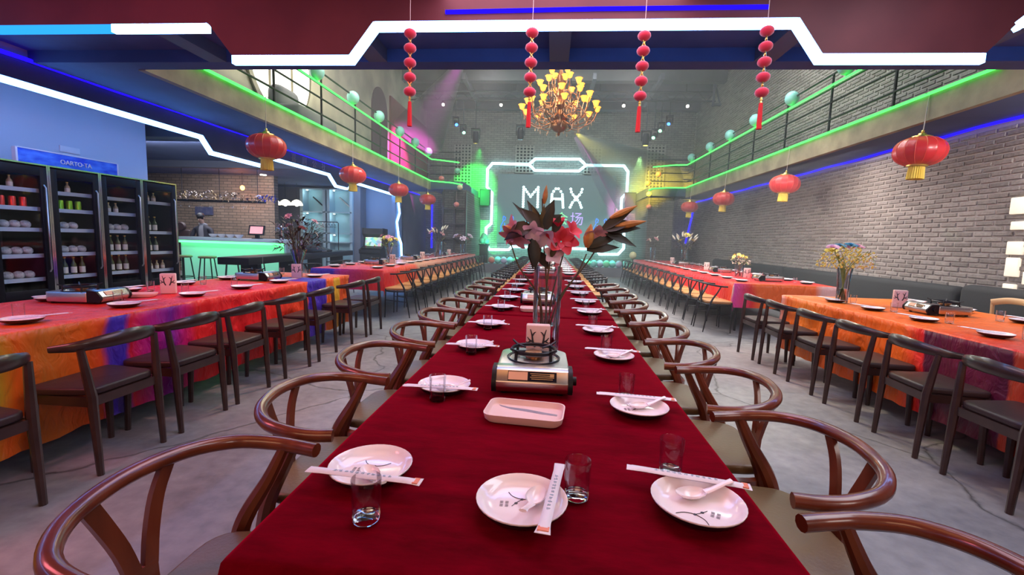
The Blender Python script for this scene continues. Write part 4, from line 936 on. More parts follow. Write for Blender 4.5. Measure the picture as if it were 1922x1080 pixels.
def make_box():
    t = thing('napkin_box', 'x', 'napkin box')
    b = part(t, 'box_body', MB().box((0, 0, 0.085), (0.108, 0.05, 0.17)), M['card'], bevel=0.006)
    def branch(mb, pts, r): mb.tube(crom([(x * 1.05, -0.0262, z * 1.15 + 0.042) for x, z in pts], 3), [1.25 * q for q in r], 5, flat=(1.0, 0.25), up=(1, 0, 0))
    for s in (-1, 1):
        mb = MB()
        branch(mb, [(s * 0.012, 0.025), (s * 0.022, 0.045), (s * 0.026, 0.07), (s * 0.034, 0.095)], [0.004, 0.004, 0.003, 0.0015])
        branch(mb, [(s * 0.022, 0.045), (s * 0.036, 0.052), (s * 0.046, 0.064)], [0.0035, 0.003, 0.0015])
        branch(mb, [(s * 0.026, 0.066), (s * 0.018, 0.08), (s * 0.010, 0.085)], [0.003, 0.0025, 0.0012])
        branch(mb, [(s * 0.03, 0.05), (s * 0.044, 0.042), (s * 0.052, 0.046)], [0.003, 0.0025, 0.0012])
        part(b, 'antler_print', mb, M['ink'], label='dark antler drawing')
    return t
KV, KT, KB = Kind(make_stove()), Kind(make_tray()), Kind(make_box())
KV.at((-0.052, 1.655, ZT), 0.02, 'stainless portable gas stove with black pan support before the pink napkin box', 'gas stoves')
KT.at((-0.062, 1.365, ZT), -0.09, 'pale pink rectangular tray with grey ink print before the nearest gas stove', 'serving trays')
KB.at((-0.045, 2.03, ZT), 0.03, 'pale pink napkin box with dark antlers behind the nearest gas stove', 'napkin boxes')
KT.at((-0.10, 3.45, ZT + 0.007), 0.02, 'pale tray seen past the tall lily vase on the velvet table', 'serving trays')
KV.at((-0.10, 3.86, ZT + 0.007), 0.0, 'portable gas stove seen past the tall lily vase on the velvet table', 'gas stoves')
KV.at((-3.28, 3.02, ZS), pi / 2 + 0.15, 'portable gas stove with a dark front on the orange-red table by the fridges', 'gas stoves')
KB.at((-3.22, 3.55, ZS), 0.5, 'pink napkin box with antlers on the orange-red table by the fridges', 'napkin boxes')
KT.at((-3.28, 3.32, ZS + 0.0), 0.5, 'pink tray between the stove and napkin box on the orange-red table', 'serving trays')
KV.at((-3.22, 4.85, ZS), pi / 2, 'portable gas stove beside the dark dried flowers on the bar-side table', 'gas stoves')
KB.at((-3.05, 5.2, ZS), 0.5, 'pale napkin box beside the dark dried flowers on the bar-side table', 'napkin boxes')
KV.at((3.40, 4.35, ZS), -pi / 2, 'portable gas stove by the vase of pink and blue flowers, orange table', 'gas stoves')
KB.at((3.42, 4.72, ZS), -0.4, 'white napkin box by the vase of pink and blue flowers, orange table', 'napkin boxes')
KB.at((3.14, 2.98, ZS), -0.35, 'napkin box with antlers at the camera end of the bright orange table', 'napkin boxes')
KV.at((3.35, 2.70, ZS), -pi / 2, 'portable gas stove at the camera end of the bright orange table', 'gas stoves')
for i, y in enumerate((8.3, 10.4, 13.3)):
    KV.at((-3.2, y, ZS), pi / 2, 'portable gas stove, %s along the far bar-side satin table' % ORD[i], 'gas stoves')
    KB.at((-3.15, y + 0.5, ZS), 0.4, 'pale napkin box, %s along the far bar-side satin table' % ORD[i], 'napkin boxes')
    KV.at((3.45, y - 0.6, ZS), -pi / 2, 'portable gas stove, %s along the far brick-side satin table' % ORD[i], 'gas stoves')
    KB.at((3.45, y, ZS), -0.4, 'pale napkin box, %s along the far brick-side satin table' % ORD[i], 'napkin boxes')
for i, y in enumerate((7.9, 10.0, 12.2)):
    KV.at((-0.06, y, ZT + 0.003), 0, 'portable gas stove, %s along the far run of red velvet' % ORD[i], 'gas stoves')
    KT.at((-0.06, y - 0.35, ZT + 0.003), 0, 'pale tray before a stove, %s along the far run of red velvet' % ORD[i], 'serving trays')
    KB.at((-0.05, y + 0.42, ZT + 0.003), 0, 'pale napkin box, %s along the far run of red velvet' % ORD[i], 'napkin boxes')

# ---------------------------------------------------------------- drinks fridges
fr_in = mat('fridge_inner_lining', (0.045, 0.045, 0.06), 0.6)
shelf_m = mat('fridge_shelf_edge', (0.42, 0.52, 0.62), 0.4)
def make_fridge(shelves):
    t = thing('drinks_fridge', 'x', 'fridge')     # local: front faces +x at x=0, width along y from 0 to .6
    W, D, H = 0.6, 0.62, 1.985
    sh = MB().box((-D / 2, 0.012, H / 2 + 0.02), (D, 0.024, H - 0.04)).box((-D / 2, W - 0.012, H / 2 + 0.02), (D, 0.024, H - 0.04))
    sh.box((-D + 0.012, W / 2, H / 2 + 0.02), (0.024, W - 0.048, H - 0.04)).box((-D / 2, W / 2, H - 0.06), (D, W - 0.048, 0.12)).box((-D / 2, W / 2, 0.25), (D, W - 0.048, 0.42))
    c = part(t, 'cabinet', sh, M['black'], bevel=0.004)
    part(c, 'lining', MB().box((-D + 0.028, W / 2, 1.18), (0.006, W - 0.06, 1.4)), fr_in)
    d = MB()
    for y in (0.05, W - 0.05): d.box((0.017, y, 1.2), (0.03, 0.075, 1.5))
    for z in (0.5, 1.9): d.box((0.017, W / 2, z), (0.03, W - 0.175, 0.10))
    door = part(t, 'door', d, M['black'], bevel=0.004)
    part(door, 'pane', MB().box((0.016, W / 2, 1.2), (0.006, W - 0.17, 1.32)), M['glass'])
    part(door, 'handle', MB().tube([(0.032, W - 0.055, 0.75), (0.055, W - 0.055, 0.78), (0.055, W - 0.055, 1.72), (0.032, W - 0.055, 1.75)], 0.009, 8), M['steel'], label='slim steel handle')
    tr = MB()
    for y in (0.008, W - 0.008): tr.box((0.008, y, H / 2 + 0.02), (0.05, 0.018, H - 0.04))
    tr.box((0.008, W / 2, H - 0.008), (0.05, W - 0.034, 0.016)); part(t, 'edge_trim', tr, M['chrome'], label='bright metal edge trim')
    for z in shelves: part(t, 'shelf', MB().box((-0.29, W / 2, z), (0.46, W - 0.06, 0.012)).box((-0.055, W / 2, z), (0.012, W - 0.06, 0.045)), shelf_m)
    return t
def bottle_mb(h, r):
    return MB().lathe([(0.0001, 0), (r, 0.0), (r, h * 0.55), (r * 0.92, h * 0.62), (r * 0.42, h * 0.76), (r * 0.36, h * 0.95), (r * 0.42, h * 0.96), (r * 0.42, h), (0.0001, h)], 12, cap=False)
def make_bottle(col, lab, h=0.23, r=0.03):
    t = thing('bottle', 'x', 'bottle')
    g = part(t, 'bottle_body', bottle_mb(h, r), mat('bottle_' + lab, col, 0.08, coat=0.5))
    part(t, 'bottle_label', MB().lathe([(r + 0.0008, h * 0.15), (r + 0.0008, h * 0.48)], 12, cap=False), mat('label_' + lab, (0.7, 0.68, 0.6), 0.5))
    part(t, 'cap', MB().lathe([(r * 0.46, h * 0.95), (r * 0.48, h * 1.015), (0.0001, h * 1.02)], 10, cap=False), M['gold']); return t
def make_can(col, lab):
    t = thing('drink_can', 'x', 'can')
    part(t, 'can_body', MB().lathe([(0.0001, 0.002), (0.024, 0), (0.031, 0.008), (0.031, 0.112), (0.026, 0.122)], 14, cap=False), mat('can_' + lab, col, 0.3, 0.5))
    part(t, 'can_lid', MB().lathe([(0.026, 0.1215), (0.0245, 0.120), (0.0001, 0.120)], 14, cap=False), M['steel']); return t
def make_pack(): # plump plastic-wrapped goods
    t = thing('food_packet', 'x', 'packet')
    part(t, 'wrapper', MB().ball((0, 0, 0.05), 0.06, 10, 7, (0.8, 1.0, 0.83)), mat('clouded_wrapper', (0.50, 0.50, 0.50), 0.25, var=(0.2, 0.19, 0.18), vscale=30)); return t
SH = [(1.685, 1.475, 1.235, 0.935, 0.66), (1.68, 1.472, 1.235, 0.942, 0.665), (1.675, 1.472, 1.232, 0.94, 0.67), (1.67, 1.227, 0.925, 0.66)]
FY = [4.285, 4.89, 5.495, 6.10]
kr, kg = Kind(make_can((0.75, 0.05, 0.04), 'red')), Kind(make_can((0.25, 0.55, 0.03), 'green'))
kb, ks, kp = Kind(make_bottle((0.06, 0.09, 0.035), 'dark')), Kind(make_bottle((0.42, 0.36, 0.22), 'amber', 0.14, 0.027)), Kind(make_pack())
FIN = ('in the first fridge from the camera', 'in the second fridge from the camera', 'in the third fridge from the camera', 'in the fridge next to the bar')
for i in range(4):
    f = make_fridge(SH[i]); f.location = (-5.9, FY[i], 0)
    f['label'] = 'tall black glass-door drinks fridge, ' + ('holding red cans, first from the camera', 'holding green cans, under the blue banner', 'third from the camera, with white-labelled bottles low down', 'beside the bar, with small bottles on all shelves')[i]
    f['group'] = 'drinks fridges in a row'
    def row(k, n, si, what, dx=0.1, y0=0.11, st=0.105):
        z = SH[i][si] + 0.0065
        for j in range(n):
            k.at((-5.9 - dx - 0.0, FY[i] + y0 + j * st, z), 0, '%s, %s of %d on %s shelf %s' % (what, ORD[j], n, ORD[si], FIN[i]), what + ' ' + FIN[i])
    if i == 0:
        row(ks, 2, 0, 'small amber bottle', st=0.2); row(kr, 4, 1, 'red drink can'); row(kp, 4, 2, 'grey wrapped packet'); row(kp, 4, 3, 'grey wrapped packet'); row(kp, 4, 4, 'grey wrapped packet')
    elif i == 1:
        row(ks, 2, 0, 'small amber bottle', st=0.2); row(kg, 4, 1, 'green drink can'); row(kp, 3, 2, 'grey wrapped packet', y0=0.13); row(kp, 4, 3, 'grey wrapped packet'); row(kb, 4, 4, 'dark bottle')
    elif i == 2:
        row(ks, 3, 1, 'small amber bottle'); row(kp, 4, 2, 'grey wrapped packet'); row(kb, 4, 3, 'dark bottle'); row(kb, 4, 4, 'dark bottle')
    else:
        row(ks, 3, 0, 'small amber bottle'); row(kb, 3, 1, 'dark bottle'); row(kb, 3, 2, 'dark bottle'); row(ks, 4, 3, 'small amber bottle')
t = thing('banner_sign', 'blue advertising banner with white lettering on top of the fridges', 'banner', (-6.0, 5.28, 2.0))
bn = part(t, 'board', B(-0.02, 0.02, -0.60, 0.57, -0.012, 0.15), mat('blue_wave_print', (0.01, 0.06, 0.62), 0.4, var=(0.08, 0.26, 0.85), vscale=5, stretch=(1, 1, 3)))
put('lettering', words_mesh('OARTO·TA', 0.075, M['white_plastic']), bn, loc=(0.024, 0.03, 0.06), rot=(pi / 2, 0, pi / 2))
part(bn, 'border', MB().box((0, -0.61, 0.07), (0.05, 0.02, 0.166)).box((0, 0.58, 0.07), (0.05, 0.02, 0.166)).box((0, -0.015, 0.156), (0.05, 1.17, 0.012)), M['white_plastic'])
solid('wall_sign', 'small pale plaque on the white wall above the blue banner', 'sign', MB().box((-6.613, 5.8, 2.32), (0.02, 0.26, 0.085)), M['white_plastic'], bevel=0.006)

# ---------------------------------------------------------------- bar counter and what stands on it
t = thing('bar_counter', 'bar counter with a glowing frosted front and a green strip', 'bar counter', (-7.65, 10.2, 0))
fr = mat('frosted_panel_added_glow', (0.26, 0.52, 0.46), 0.35, emit=(0.20, 0.42, 0.36), es=0.38)  # emission added to imitate the strip's light on the panel
part(t, 'front_panel', B(-1.35, 1.38, 0.14, 0.18, 0.02, 1.02), fr)
part(t, 'countertop', B(-1.4, 1.45, -0.04, 0.62, 1.03, 1.115), mat('pale_blue_grey_stone', (0.45, 0.55, 0.62), 0.3), bevel=0.008)
part(t, 'end_panel', B(1.38, 1.44, -0.02, 0.6, 0, 1.03), mat('blue_grey_panel', (0.28, 0.36, 0.45), 0.4))
part(t, 'back_panel', B(-1.4, 1.38, 0.5, 0.56, 0, 1.03), M['wood_dark'])
part(t, 'light_strip', band(MB(), [(-1.36, 1.0), (1.28, 1.0), (1.345, 0.93), (1.345, 0.05)], 0.05, 0.08, 0.138, XZ), glow('green_bar_strip', (0.06, 1.0, 0.14), 5.0), label='green light strip under the top and down one end', smooth=False)
def make_stool():
    t = thing('bar_stool', 'x', 'stool')
    part(t, 'seat', MB().lathe([(0.0001, 0.645), (0.17, 0.645), (0.185, 0.66), (0.185, 0.682), (0.17, 0.695), (0.0001, 0.70)], 20, cap=False), M['tan_leather'])
    for a in range(4):
        q = pi / 4 + a * pi / 2; part(t, 'leg', MB().tube([(0.22 * cos(q), 0.22 * sin(q), 0), (0.14 * cos(q), 0.14 * sin(q), 0.65)], 0.014, 6), M['black_metal'])
    part(t, 'foot_ring', MB().tube([(0.195 * cos(a * pi / 10), 0.195 * sin(a * pi / 10), 0.2) for a in range(20)], 0.009, 6, closed=True), M['black_metal']); return t
ks2 = Kind(make_stool())
for i, x in enumerate((-8.45, -7.85, -7.25, -6.65)):
    ks2.at((x, 9.75, 0), 0.3 * i, 'round-seated bar stool before the green bar front, %s from the fridges' % ORD[i], 'bar stools')
kbw = Kind(part(None, 'bowl', MB().lathe([(0.03, 0), (0.045, 0.01), (0.085, 0.05), (0.10, 0.085), (0.096, 0.085), (0.08, 0.05), (0.04, 0.015), (0.0001, 0.012)], 20, cap=False), M['porcelain'], label='x', cat='bowl'))
for i, x in enumerate((-8.16, -7.94, -7.72, -7.50)):
    kbw.at((x, 10.35, 1.116), 0, 'white bowl on the bar counter, %s from the fridges' % ORD[i], 'white bowls on the bar')
t = thing('till_screen', 'black tilted till monitor with a glowing pink screen on the bar', 'monitor', (-6.98, 10.25, 1.116), 0.25)
Mt = Matrix.Translation((0, 0, 0.2)) @ Matrix.Rotation(radians(-22), 4, 'X')
sc_ = part(t, 'case', MB().box((0, 0, 0), (0.36, 0.03, 0.25)).xf(Mt), M['black'], bevel=0.008)
part(sc_, 'screen', MB().box((0, -0.017, 0.0), (0.28, 0.002, 0.18)).xf(Mt), mat('pink_screen', (0.1, 0.1, 0.1), 0.3, emit=(1.0, 0.25, 0.3), es=0.9, var=(0.3, 0.1, 0.1), vscale=10))
part(t, 'stand', MB().box((0, 0.03, 0.05), (0.08, 0.10, 0.10)).box((0, 0.03, 0.008), (0.2, 0.16, 0.016)), M['black'], bevel=0.004)
t = thing('beer_tap', 'chromed column of beer taps at the end of the bar', 'beer tap', (-6.45, 10.4, 1.116))
part(t, 'column', MB().lathe([(0.06, 0), (0.06, 0.02), (0.035, 0.03), (0.035, 0.3), (0.045, 0.31), (0.0001, 0.33)], 14, cap=False), M['chrome'])
for x in (-0.09, 0.0, 0.09):
    part(t, 'tap', MB().tube([(x, -0.02, 0.27), (x, -0.09, 0.27), (x, -0.10, 0.20)], 0.012, 8).tube([(x, -0.09, 0.28), (x, -0.09, 0.38)], [0.008, 0.014], 8), M['chrome'])
part(t, 'crossbar', MB().box((0, -0.01, 0.27), (0.24, 0.04, 0.04)), M['chrome'], bevel=0.006)
# stemware hanging over the bar, garland
t = thing('glass_rack', 'dark hanging rack with upside-down wine glasses over the bar', 'glass rack', (-8.3, 10.8, 1.98))
part(t, 'frame', MB().box((0, -0.16, 0.03), (2.2, 0.03, 0.04)).box((0, 0.16, 0.03), (2.2, 0.03, 0.04)).box((-1.08, 0, 0.03), (0.03, 0.34, 0.04)).box((1.08, 0, 0.03), (0.03, 0.34, 0.04)), M['black_metal'])
for x in (-1.0, 0.0, 1.0): part(t, 'hanger', MB().cyl((x, 0, 0.03), (x, 0, 0.99), 0.008, n=6), M['black_metal'])
part(t, 'slat', MB().box((0, 0, 0.03), (2.1, 0.26, 0.01)), M['black_metal'])
wg = Kind(part(None, 'wine_glass', MB().lathe([(0.035, 0.0), (0.034, -0.004), (0.005, -0.008), (0.004, -0.075), (0.02, -0.09), (0.036, -0.12), (0.034, -0.165), (0.032, -0.165), (0.033, -0.12), (0.0001, -0.088)], 12, cap=False), M['glass'], label='x', cat='wine glass'))
for i in range(14): wg.at((-9.28 + i * 0.14, 10.72 + 0.1 * (i % 2), 2.003), 0, 'upside-down wine glass in the rack over the bar, %s from the fridges' % ORD[i], 'wine glasses over the bar')
g = MB(); rr = random.Random(5)
for i in range(320):
    x = rr.uniform(-1.1, 1.25); p = (-8.3 + x, 10.62 + rr.uniform(-.05, .05), 2.12 + rr.uniform(-.07, .1) - 0.03 * x)
    g.petal(p, (rr.uniform(-1, 1), rr.uniform(-1, 1), rr.uniform(-1, 1)), (0, 0, 1), rr.uniform(.05, .1), 0.035, n=2, prof=(0.3, 1, 0.1))
part(None, 'garland', g, mat('tinsel_garland', (0.10, 0.08, 0.14), 0.3, 0.5, var=(0.45, 0.30, 0.12), vscale=9), label='dark glittering garland trailing along the glass rack over the bar', cat='garland', kind='stuff')
g = MB()
for i in range(40):
    p = (-7.05 + rr.uniform(-.25, .3), 10.7 + rr.uniform(-.05, .05), 2.08 + rr.uniform(-.05, .07)); g.petal(p, (rr.uniform(-1, 1), rr.uniform(-1, 1), rr.uniform(-1, 1)), (0, 0, 1), 0.08, 0.05, n=2, prof=(0.3, 1, 0.1))
part(None, 'tinsel', g, mat('blue_tinsel', (0.03, 0.06, 0.55), 0.3, 0.4), label='bunch of blue tinsel at the end of the rack over the bar', cat='tinsel', kind='stuff')
def pendant(name, label, x, y, z, shade, bulb, r, prof, top=ZC):
    t = thing(name, label, 'pendant lamp', (x, y, z))
    part(t, 'cord', MB().cyl((0, 0, 0.1), (0, 0, top - z), 0.006, n=6), M['black'])
    if shade: part(t, 'shade', MB().lathe(prof, 20, cap=False), shade)
    part(t, 'bulb', MB().ball((0, 0, 0), r, 12, 8, (1, 1, 1.2)), bulb); return t
pendant('pendant_lamp', 'bare orange filament bulb hanging against the brick behind the bar', -9.05, 12.7, 2.54, None, M['bulb_orange'], 0.06, None)
lamp_point((-9.05, 12.6, 2.5), (1.0, 0.25, 0.05), 14, 0.06)
dome = [(0.02, 0.16), (0.06, 0.15), (0.14, 0.10), (0.19, 0.02), (0.20, -0.03), (0.185, -0.03), (0.13, 0.08), (0.05, 0.13)]
dm = mat('white_opal_shade', (0.8, 0.78, 0.7), 0.4, emit=(1.0, 0.93, 0.70), es=1.6)
for i, x in enumerate((-9.54, -9.15, -8.74)):
    pendant('pendant_lamp', 'white dome pendant lamp in the back room, %s of three from the bar' % ORD[i], x, 15.0, 2.25, dm, M['bulb_white'], 0.06, dome)['group'] = 'white dome pendants'
solid('framed_picture', 'small dark framed picture on the brick wall behind the bar', 'picture', B(-10.93, -10.36, 13.15, 13.195, 1.74, 1.99), mat('dark_blue_picture', (0.04, 0.05, 0.12), 0.4, var=(0.10, 0.10, 0.16), vscale=8))
for i, (x, y, l) in enumerate(((-9.4, 11.0, 'over the bar counter'), (-8.6, 13.0, 'past the orange bulb'))):
    solid('downlight', 'small white ceiling light ' + l, 'ceiling light', MB().lathe([(0.07, -0.01), (0.085, -0.02), (0.085, 0)], 16).xf(Matrix.Translation((x, y, ZC))), M['bulb_white'])
# ---------------------------------------------------------------- person behind the bar
def person(loc, rz):
    t = thing('person', 'person in a dark jacket over a grey hooded top, head bowed, sitting behind the bar', 'person', loc, rz)
    V = [(0, 0.0, 0.50), (0, 0.0, 0.68), (0, 0.01, 0.88), (0, 0.0, 1.05), (0, -0.015, 1.14), (0, -0.06, 1.21), (0, -0.10, 1.31)]
    R = [(0.17, 0.13), (0.155, 0.115), (0.175, 0.125), (0.13, 0.095), (0.058, 0.058), (0.058, 0.06), (0.075, 0.092)]
    E_ = [(i, i + 1) for i in range(6)]
    for s in (-1, 1):
        b = len(V); V += [(s * 0.20, 0.0, 1.0), (s * 0.27, -0.05, 0.76), (s * 0.17, -0.30, 0.70), (s * 0.13, -0.36, 0.70)]; R += [(0.062, 0.062), (0.048, 0.048), (0.035, 0.035), (0.036, 0.024)]; E_ += [(3, b), (b, b + 1), (b + 1, b + 2), (b + 2, b + 3)]
        for k in range(5):
            f = len(V); q = (-1.5 + k) * 0.016; V += [(s * (0.12 + q), -0.385, 0.695), (s * (0.115 + q * 1.3), -0.42, 0.685)]; R += [(0.010, 0.010), (0.008, 0.008)]; E_ += [(b + 3, f), (f, f + 1)]
        b = len(V); V += [(s * 0.10, -0.03, 0.47), (s * 0.14, -0.42, 0.48), (s * 0.14, -0.40, 0.08), (s * 0.14, -0.50, 0.04)]; R += [(0.09, 0.09), (0.062, 0.062), (0.04, 0.04), (0.03, 0.035)]; E_ += [(0, b), (b, b + 1), (b + 1, b + 2), (b + 2, b + 3)]
    me = bpy.data.meshes.new('body'); me.from_pydata(V, E_, [])
    o = bpy.data.objects.new('body_tmp', me); COL.objects.link(o)
    sk = o.modifiers.new('s', 'SKIN'); su = o.modifiers.new('u', 'SUBSURF'); su.levels = 2
    for i, r in enumerate(R): me.skin_vertices[0].data[i].radius = r
    me.skin_vertices[0].data[0].use_root = True
    bpy.context.view_layer.update(); dg = bpy.context.evaluated_depsgraph_get()
    bm = bpy.data.meshes.new_from_object(o.evaluated_get(dg)); bpy.data.objects.remove(o); bm.name = 'body'
    sh = MB()
    bm.polygons.foreach_set('use_smooth', [True] * len(bm.polygons))
    skin, jack, hood, trou = mat('skin', (0.36, 0.21, 0.16), 0.55), mat('dark_jacket', (0.022, 0.02, 0.03), 0.7), mat('grey_hood', (0.22, 0.21, 0.24), 0.8), mat('dark_trousers', (0.02, 0.02, 0.03), 0.8)
    bm.materials.clear()
    for m_ in (skin, jack, hood, trou): bm.materials.append(m_)
    for p in bm.polygons:
        c = p.center
        if c.z > 1.16 or (c.y < -0.335 and c.z > 0.6): p.material_index = 0
        elif abs(c.x) < 0.055 and c.y < 0 and c.z > 0.7: p.material_index = 2
        elif c.z < 0.56: p.material_index = 3
        else: p.material_index = 1
    bd = put('body', bm, t)
    h = Matrix.Translation((0, -0.10, 1.30)) @ Matrix.Rotation(radians(24), 4, 'X')
    hm = mat('black_hair', (0.012, 0.010, 0.012), 0.5)
    hr = MB().ball((0, 0.025, 0.035), 0.098, 16, 10, (0.92, 1.08, 1.0)); hr.v = [v if not (v.y < -0.045 and v.z < 0.06) else Vector((v.x * 0.8, -0.035, v.z)) for v in hr.v]
    part(t, 'hair', hr.xf(h), hm)
    fc = MB().ball((0, -0.098, -0.015), 0.014, 8, 6, (0.8, 1.2, 1.6)).ball((-0.085, 0.0, -0.01), 0.02, 8, 6, (0.4, 0.8, 1.4)).ball((0.085, 0.0, -0.01), 0.02, 8, 6, (0.4, 0.8, 1.4))
    part(bd, 'nose_and_ears', fc.xf(h), skin)
    ey = MB()
    for s in (-1, 1): ey.ball((s * 0.03, -0.088, 0.012), 0.010, 8, 6, (1.2, 0.6, 0.7)); ey.box((s * 0.03, -0.090, 0.032), (0.032, 0.006, 0.006))
    part(bd, 'eyes_and_brows', ey.xf(h), hm); part(bd, 'mouth', MB().ball((0, -0.085, -0.055), 0.02, 8, 6, (1.0, 0.4, 0.3)).xf(h), mat('lips', (0.35, 0.12, 0.11), 0.5))
    part(t, 'hood', MB().tube([(0.075 * cos(a), 0.02 + 0.07 * sin(a), 1.12 - 0.03 * sin(a)) for a in [i * pi / 8 for i in range(16)]], 0.032, 8, closed=True), hood)
    return t
person((-9.24, 11.36, 0.30), 0.2)
t = thing('office_chair', 'dark chair with a round headrest beside the person behind the bar', 'chair', (-9.85, 11.2, 0), 0.2)
part(t, 'seat', MB().box((0, 0, 0.5), (0.46, 0.46, 0.09)), M['black_leather'], bevel=0.03)
part(t, 'backrest', MB().box((0, 0.22, 0.92), (0.46, 0.09, 0.72)), M['black_leather'], bevel=0.04, seg=3)
part(t, 'headrest', MB().lathe([(0.0001, -0.05), (0.10, -0.05), (0.13, 0), (0.10, 0.05), (0.0001, 0.05)], 18, cap=False).xf(Matrix.Translation((0, 0.2, 1.36)) @ Matrix.Rotation(pi / 2, 4, 'X')), M['black_leather'])
part(t, 'base', MB().cyl((0, 0, 0.05), (0, 0, 0.46), 0.03, n=10).box((0, 0, 0.03), (0.5, 0.06, 0.05)).box((0, 0, 0.03), (0.06, 0.5, 0.05)), M['black_metal'])
t = thing('low_stool', 'dark plain stool carrying the person behind the bar', 'stool', (-9.24, 11.36, 0))
part(t, 'seat', MB().box((0, 0.02, 0.64), (0.4, 0.36, 0.04)), M['wood_dark'], bevel=0.01)
for sx in (-1, 1):
    for sy in (-1, 1): part(t, 'leg', MB().cyl((sx * 0.16, 0.02 + sy * 0.14, 0), (sx * 0.16, 0.02 + sy * 0.14, 0.62), 0.016, n=8), M['wood_dark'])

# ---------------------------------------------------------------- black bar table, clothes rail, shelving, arcade cabinet
t = thing('bar_table', 'long black table running beside the bar', 'table', (-5.84, 10.2, 0), radians(5))
part(t, 'tabletop', MB().box((0, 0, 0.755), (0.56, 5.3, 0.13)), M['black'], bevel=0.012)
for y in (-2.1, -0.7, 0.7, 2.1): part(t, 'leg', MB().box((0, y, 0.345), (0.32, 0.12, 0.69)), M['black'])
part(t, 'seam_strip', MB().box((0.281, -2.2, 0.755), (0.004, 0.01, 0.12)), M['steel'])
t = thing('black_case', 'black wedge-shaped case lying on the long black table', 'case', (-5.93, 11.0, 0.8205), radians(5))
part(t, 'case_body', MB().prism([(-0.2, 0), (0.2, 0), (0.2, 0.05), (-0.2, 0.16)], -0.55, 0.55, XZ), M['black'], bevel=0.01); part(t, 'handle', MB().tube([(0.2, -0.1, 0.03), (0.24, -0.08, 0.03), (0.24, 0.08, 0.03), (0.2, 0.1, 0.03)], 0.008, 6), M['steel'])
t = thing('clothes_rail', 'black metal clothes rail with hangers in front of the lit shelving', 'clothes rail', (-7.05, 13.7, 0))
part(t, 'frame', MB().tube([(-0.45, 0, 0.05), (-0.45, 0, 1.62), (-0.42, 0, 1.65), (0.38, 0, 1.65), (0.41, 0, 1.62), (0.41, 0, 0.05)], 0.014, 8), M['black'])
for x in (-0.45, 0.41): part(t, 'foot', MB().tube([(x, -0.22, 0.02), (x, 0.22, 0.02)], 0.016, 8).cyl((x, 0, 0.02), (x, 0, 0.07), 0.014, n=8), M['black'])
for i in range(7):
    x = -0.3 + i * 0.10
    h = thing('coat_hanger', 'plastic hanger on the clothes rail, %s from the bar' % ORD[i], 'hanger', (-7.05 + x, 13.7, 1.635), 0.5 + 0.3 * sin(i * 2), 'hangers on the clothes rail')
    part(h, 'hook', MB().tube([(0, -0.012, 0.0), (0, 0, 0.028), (0, 0.014, 0.01), (0, 0, -0.04)], 0.004, 5), M['steel'])
    part(h, 'bar', MB().tube([(0, 0, -0.04), (0, 0.2, -0.15), (0, -0.2, -0.15), (0, 0, -0.04)], 0.007, 5), M['coral'] if i < 3 else M['black'])
t = thing('shelving_unit', 'tall pale shelving unit lit teal from within, behind the clothes rail', 'shelving', (-8.06, 15.9, 0))
wm = mat('pale_teal_board', (0.42, 0.55, 0.58), 0.4)
for x in (-0.92, -0.08, 0.08, 0.92): part(t, 'upright', B(x - 0.05, x + 0.05, -0.2, 0.2, 0, 2.88), wm)
part(t, 'back_panel', B(-0.95, 0.95, 0.2, 0.22, 0, 2.88), mat('frosted_teal_back', (0.36, 0.58, 0.60), 0.4))
for z in (0.1, 0.98, 1.3, 2.05, 2.86): part(t, 'shelf', B(-0.95, 0.95, -0.2, 0.2, z - 0.02, z + 0.02), wm)
for i, (x, z) in enumerate(((-0.5, 2.82), (0.5, 2.82), (-0.5, 2.0), (0.5, 2.0), (0.5, 1.25))):
    part(t, 'spot_lamp', MB().lathe([(0.03, 0), (0.035, -0.015), (0.0001, -0.015)], 10, (x - 0.25, -0.1, z), cap=False), M['bulb_white']); lamp_point((-8.06 + x - 0.2, 15.75, z - 0.12), (0.55, 0.85, 1.0), 1.4, 0.05)
for x in (-0.5, 0.5): part(t, 'slanted_rail', MB().tube([(x - 0.15, 0.12, 2.6), (x + 0.32, 0.12, 2.2)], 0.025, 6), M['black'] if x < 0 else M['steel'])
struct('column_shelving', B(-7.12, -6.84, 15.8, 16.29, 0, ZC), M['grey_wall'])
t = thing('arcade_cabinet', 'black upright arcade cabinet with a bright game screen', 'arcade cabinet', (-6.0, 14.95, 0))
side = [(-0.32, 0), (0.32, 0), (0.32, 1.50), (-0.12, 1.52), (-0.16, 1.32), (0.0, 1.22), (-0.05, 0.92), (-0.40, 0.80), (-0.40, 0.70), (-0.32, 0.64)]
MX = Matrix(((0, 0, 1, 0), (1, 0, 0, 0), (0, 1, 0, 0), (0, 0, 0, 1)))
for x in (-0.36, 0.33): part(t, 'side_panel', MB().prism(side, x, x + 0.03, MX), M['black'])
inner = [(p[0] + (0.02 if p[0] < 0.3 else -0.005), p[1] - (0.01 if p[1] > 1.4 else 0)) for p in side]
part(t, 'cabinet', MB().prism(inner, -0.329, 0.329, MX), M['black'])
sm = Matrix.Translation((0, -0.02, 1.06)) @ Matrix.Rotation(radians(-10), 4, 'X')
gm, N_, L_, b_ = nodes('game_screen')
tc_ = N_.new('ShaderNodeTexCoord'); vo_ = N_.new('ShaderNodeTexVoronoi'); vo_.inputs['Scale'].default_value = 9; L_.new(tc_.outputs['Object'], vo_.inputs['Vector'])
b_.inputs['Base Color'].default_value = (0.05, 0.05, 0.05, 1); hs_ = N_.new('ShaderNodeMix'); hs_.data_type = 'RGBA'; hs_.inputs['Factor'].default_value = 0.45; hs_.inputs['B'].default_value = (0.15, 0.7, 0.5, 1)
L_.new(vo_.outputs['Color'], hs_.inputs['A']); L_.new(hs_.outputs['Result'], b_.inputs['Emission Color']); b_.inputs['Emission Strength'].default_value = 1.1
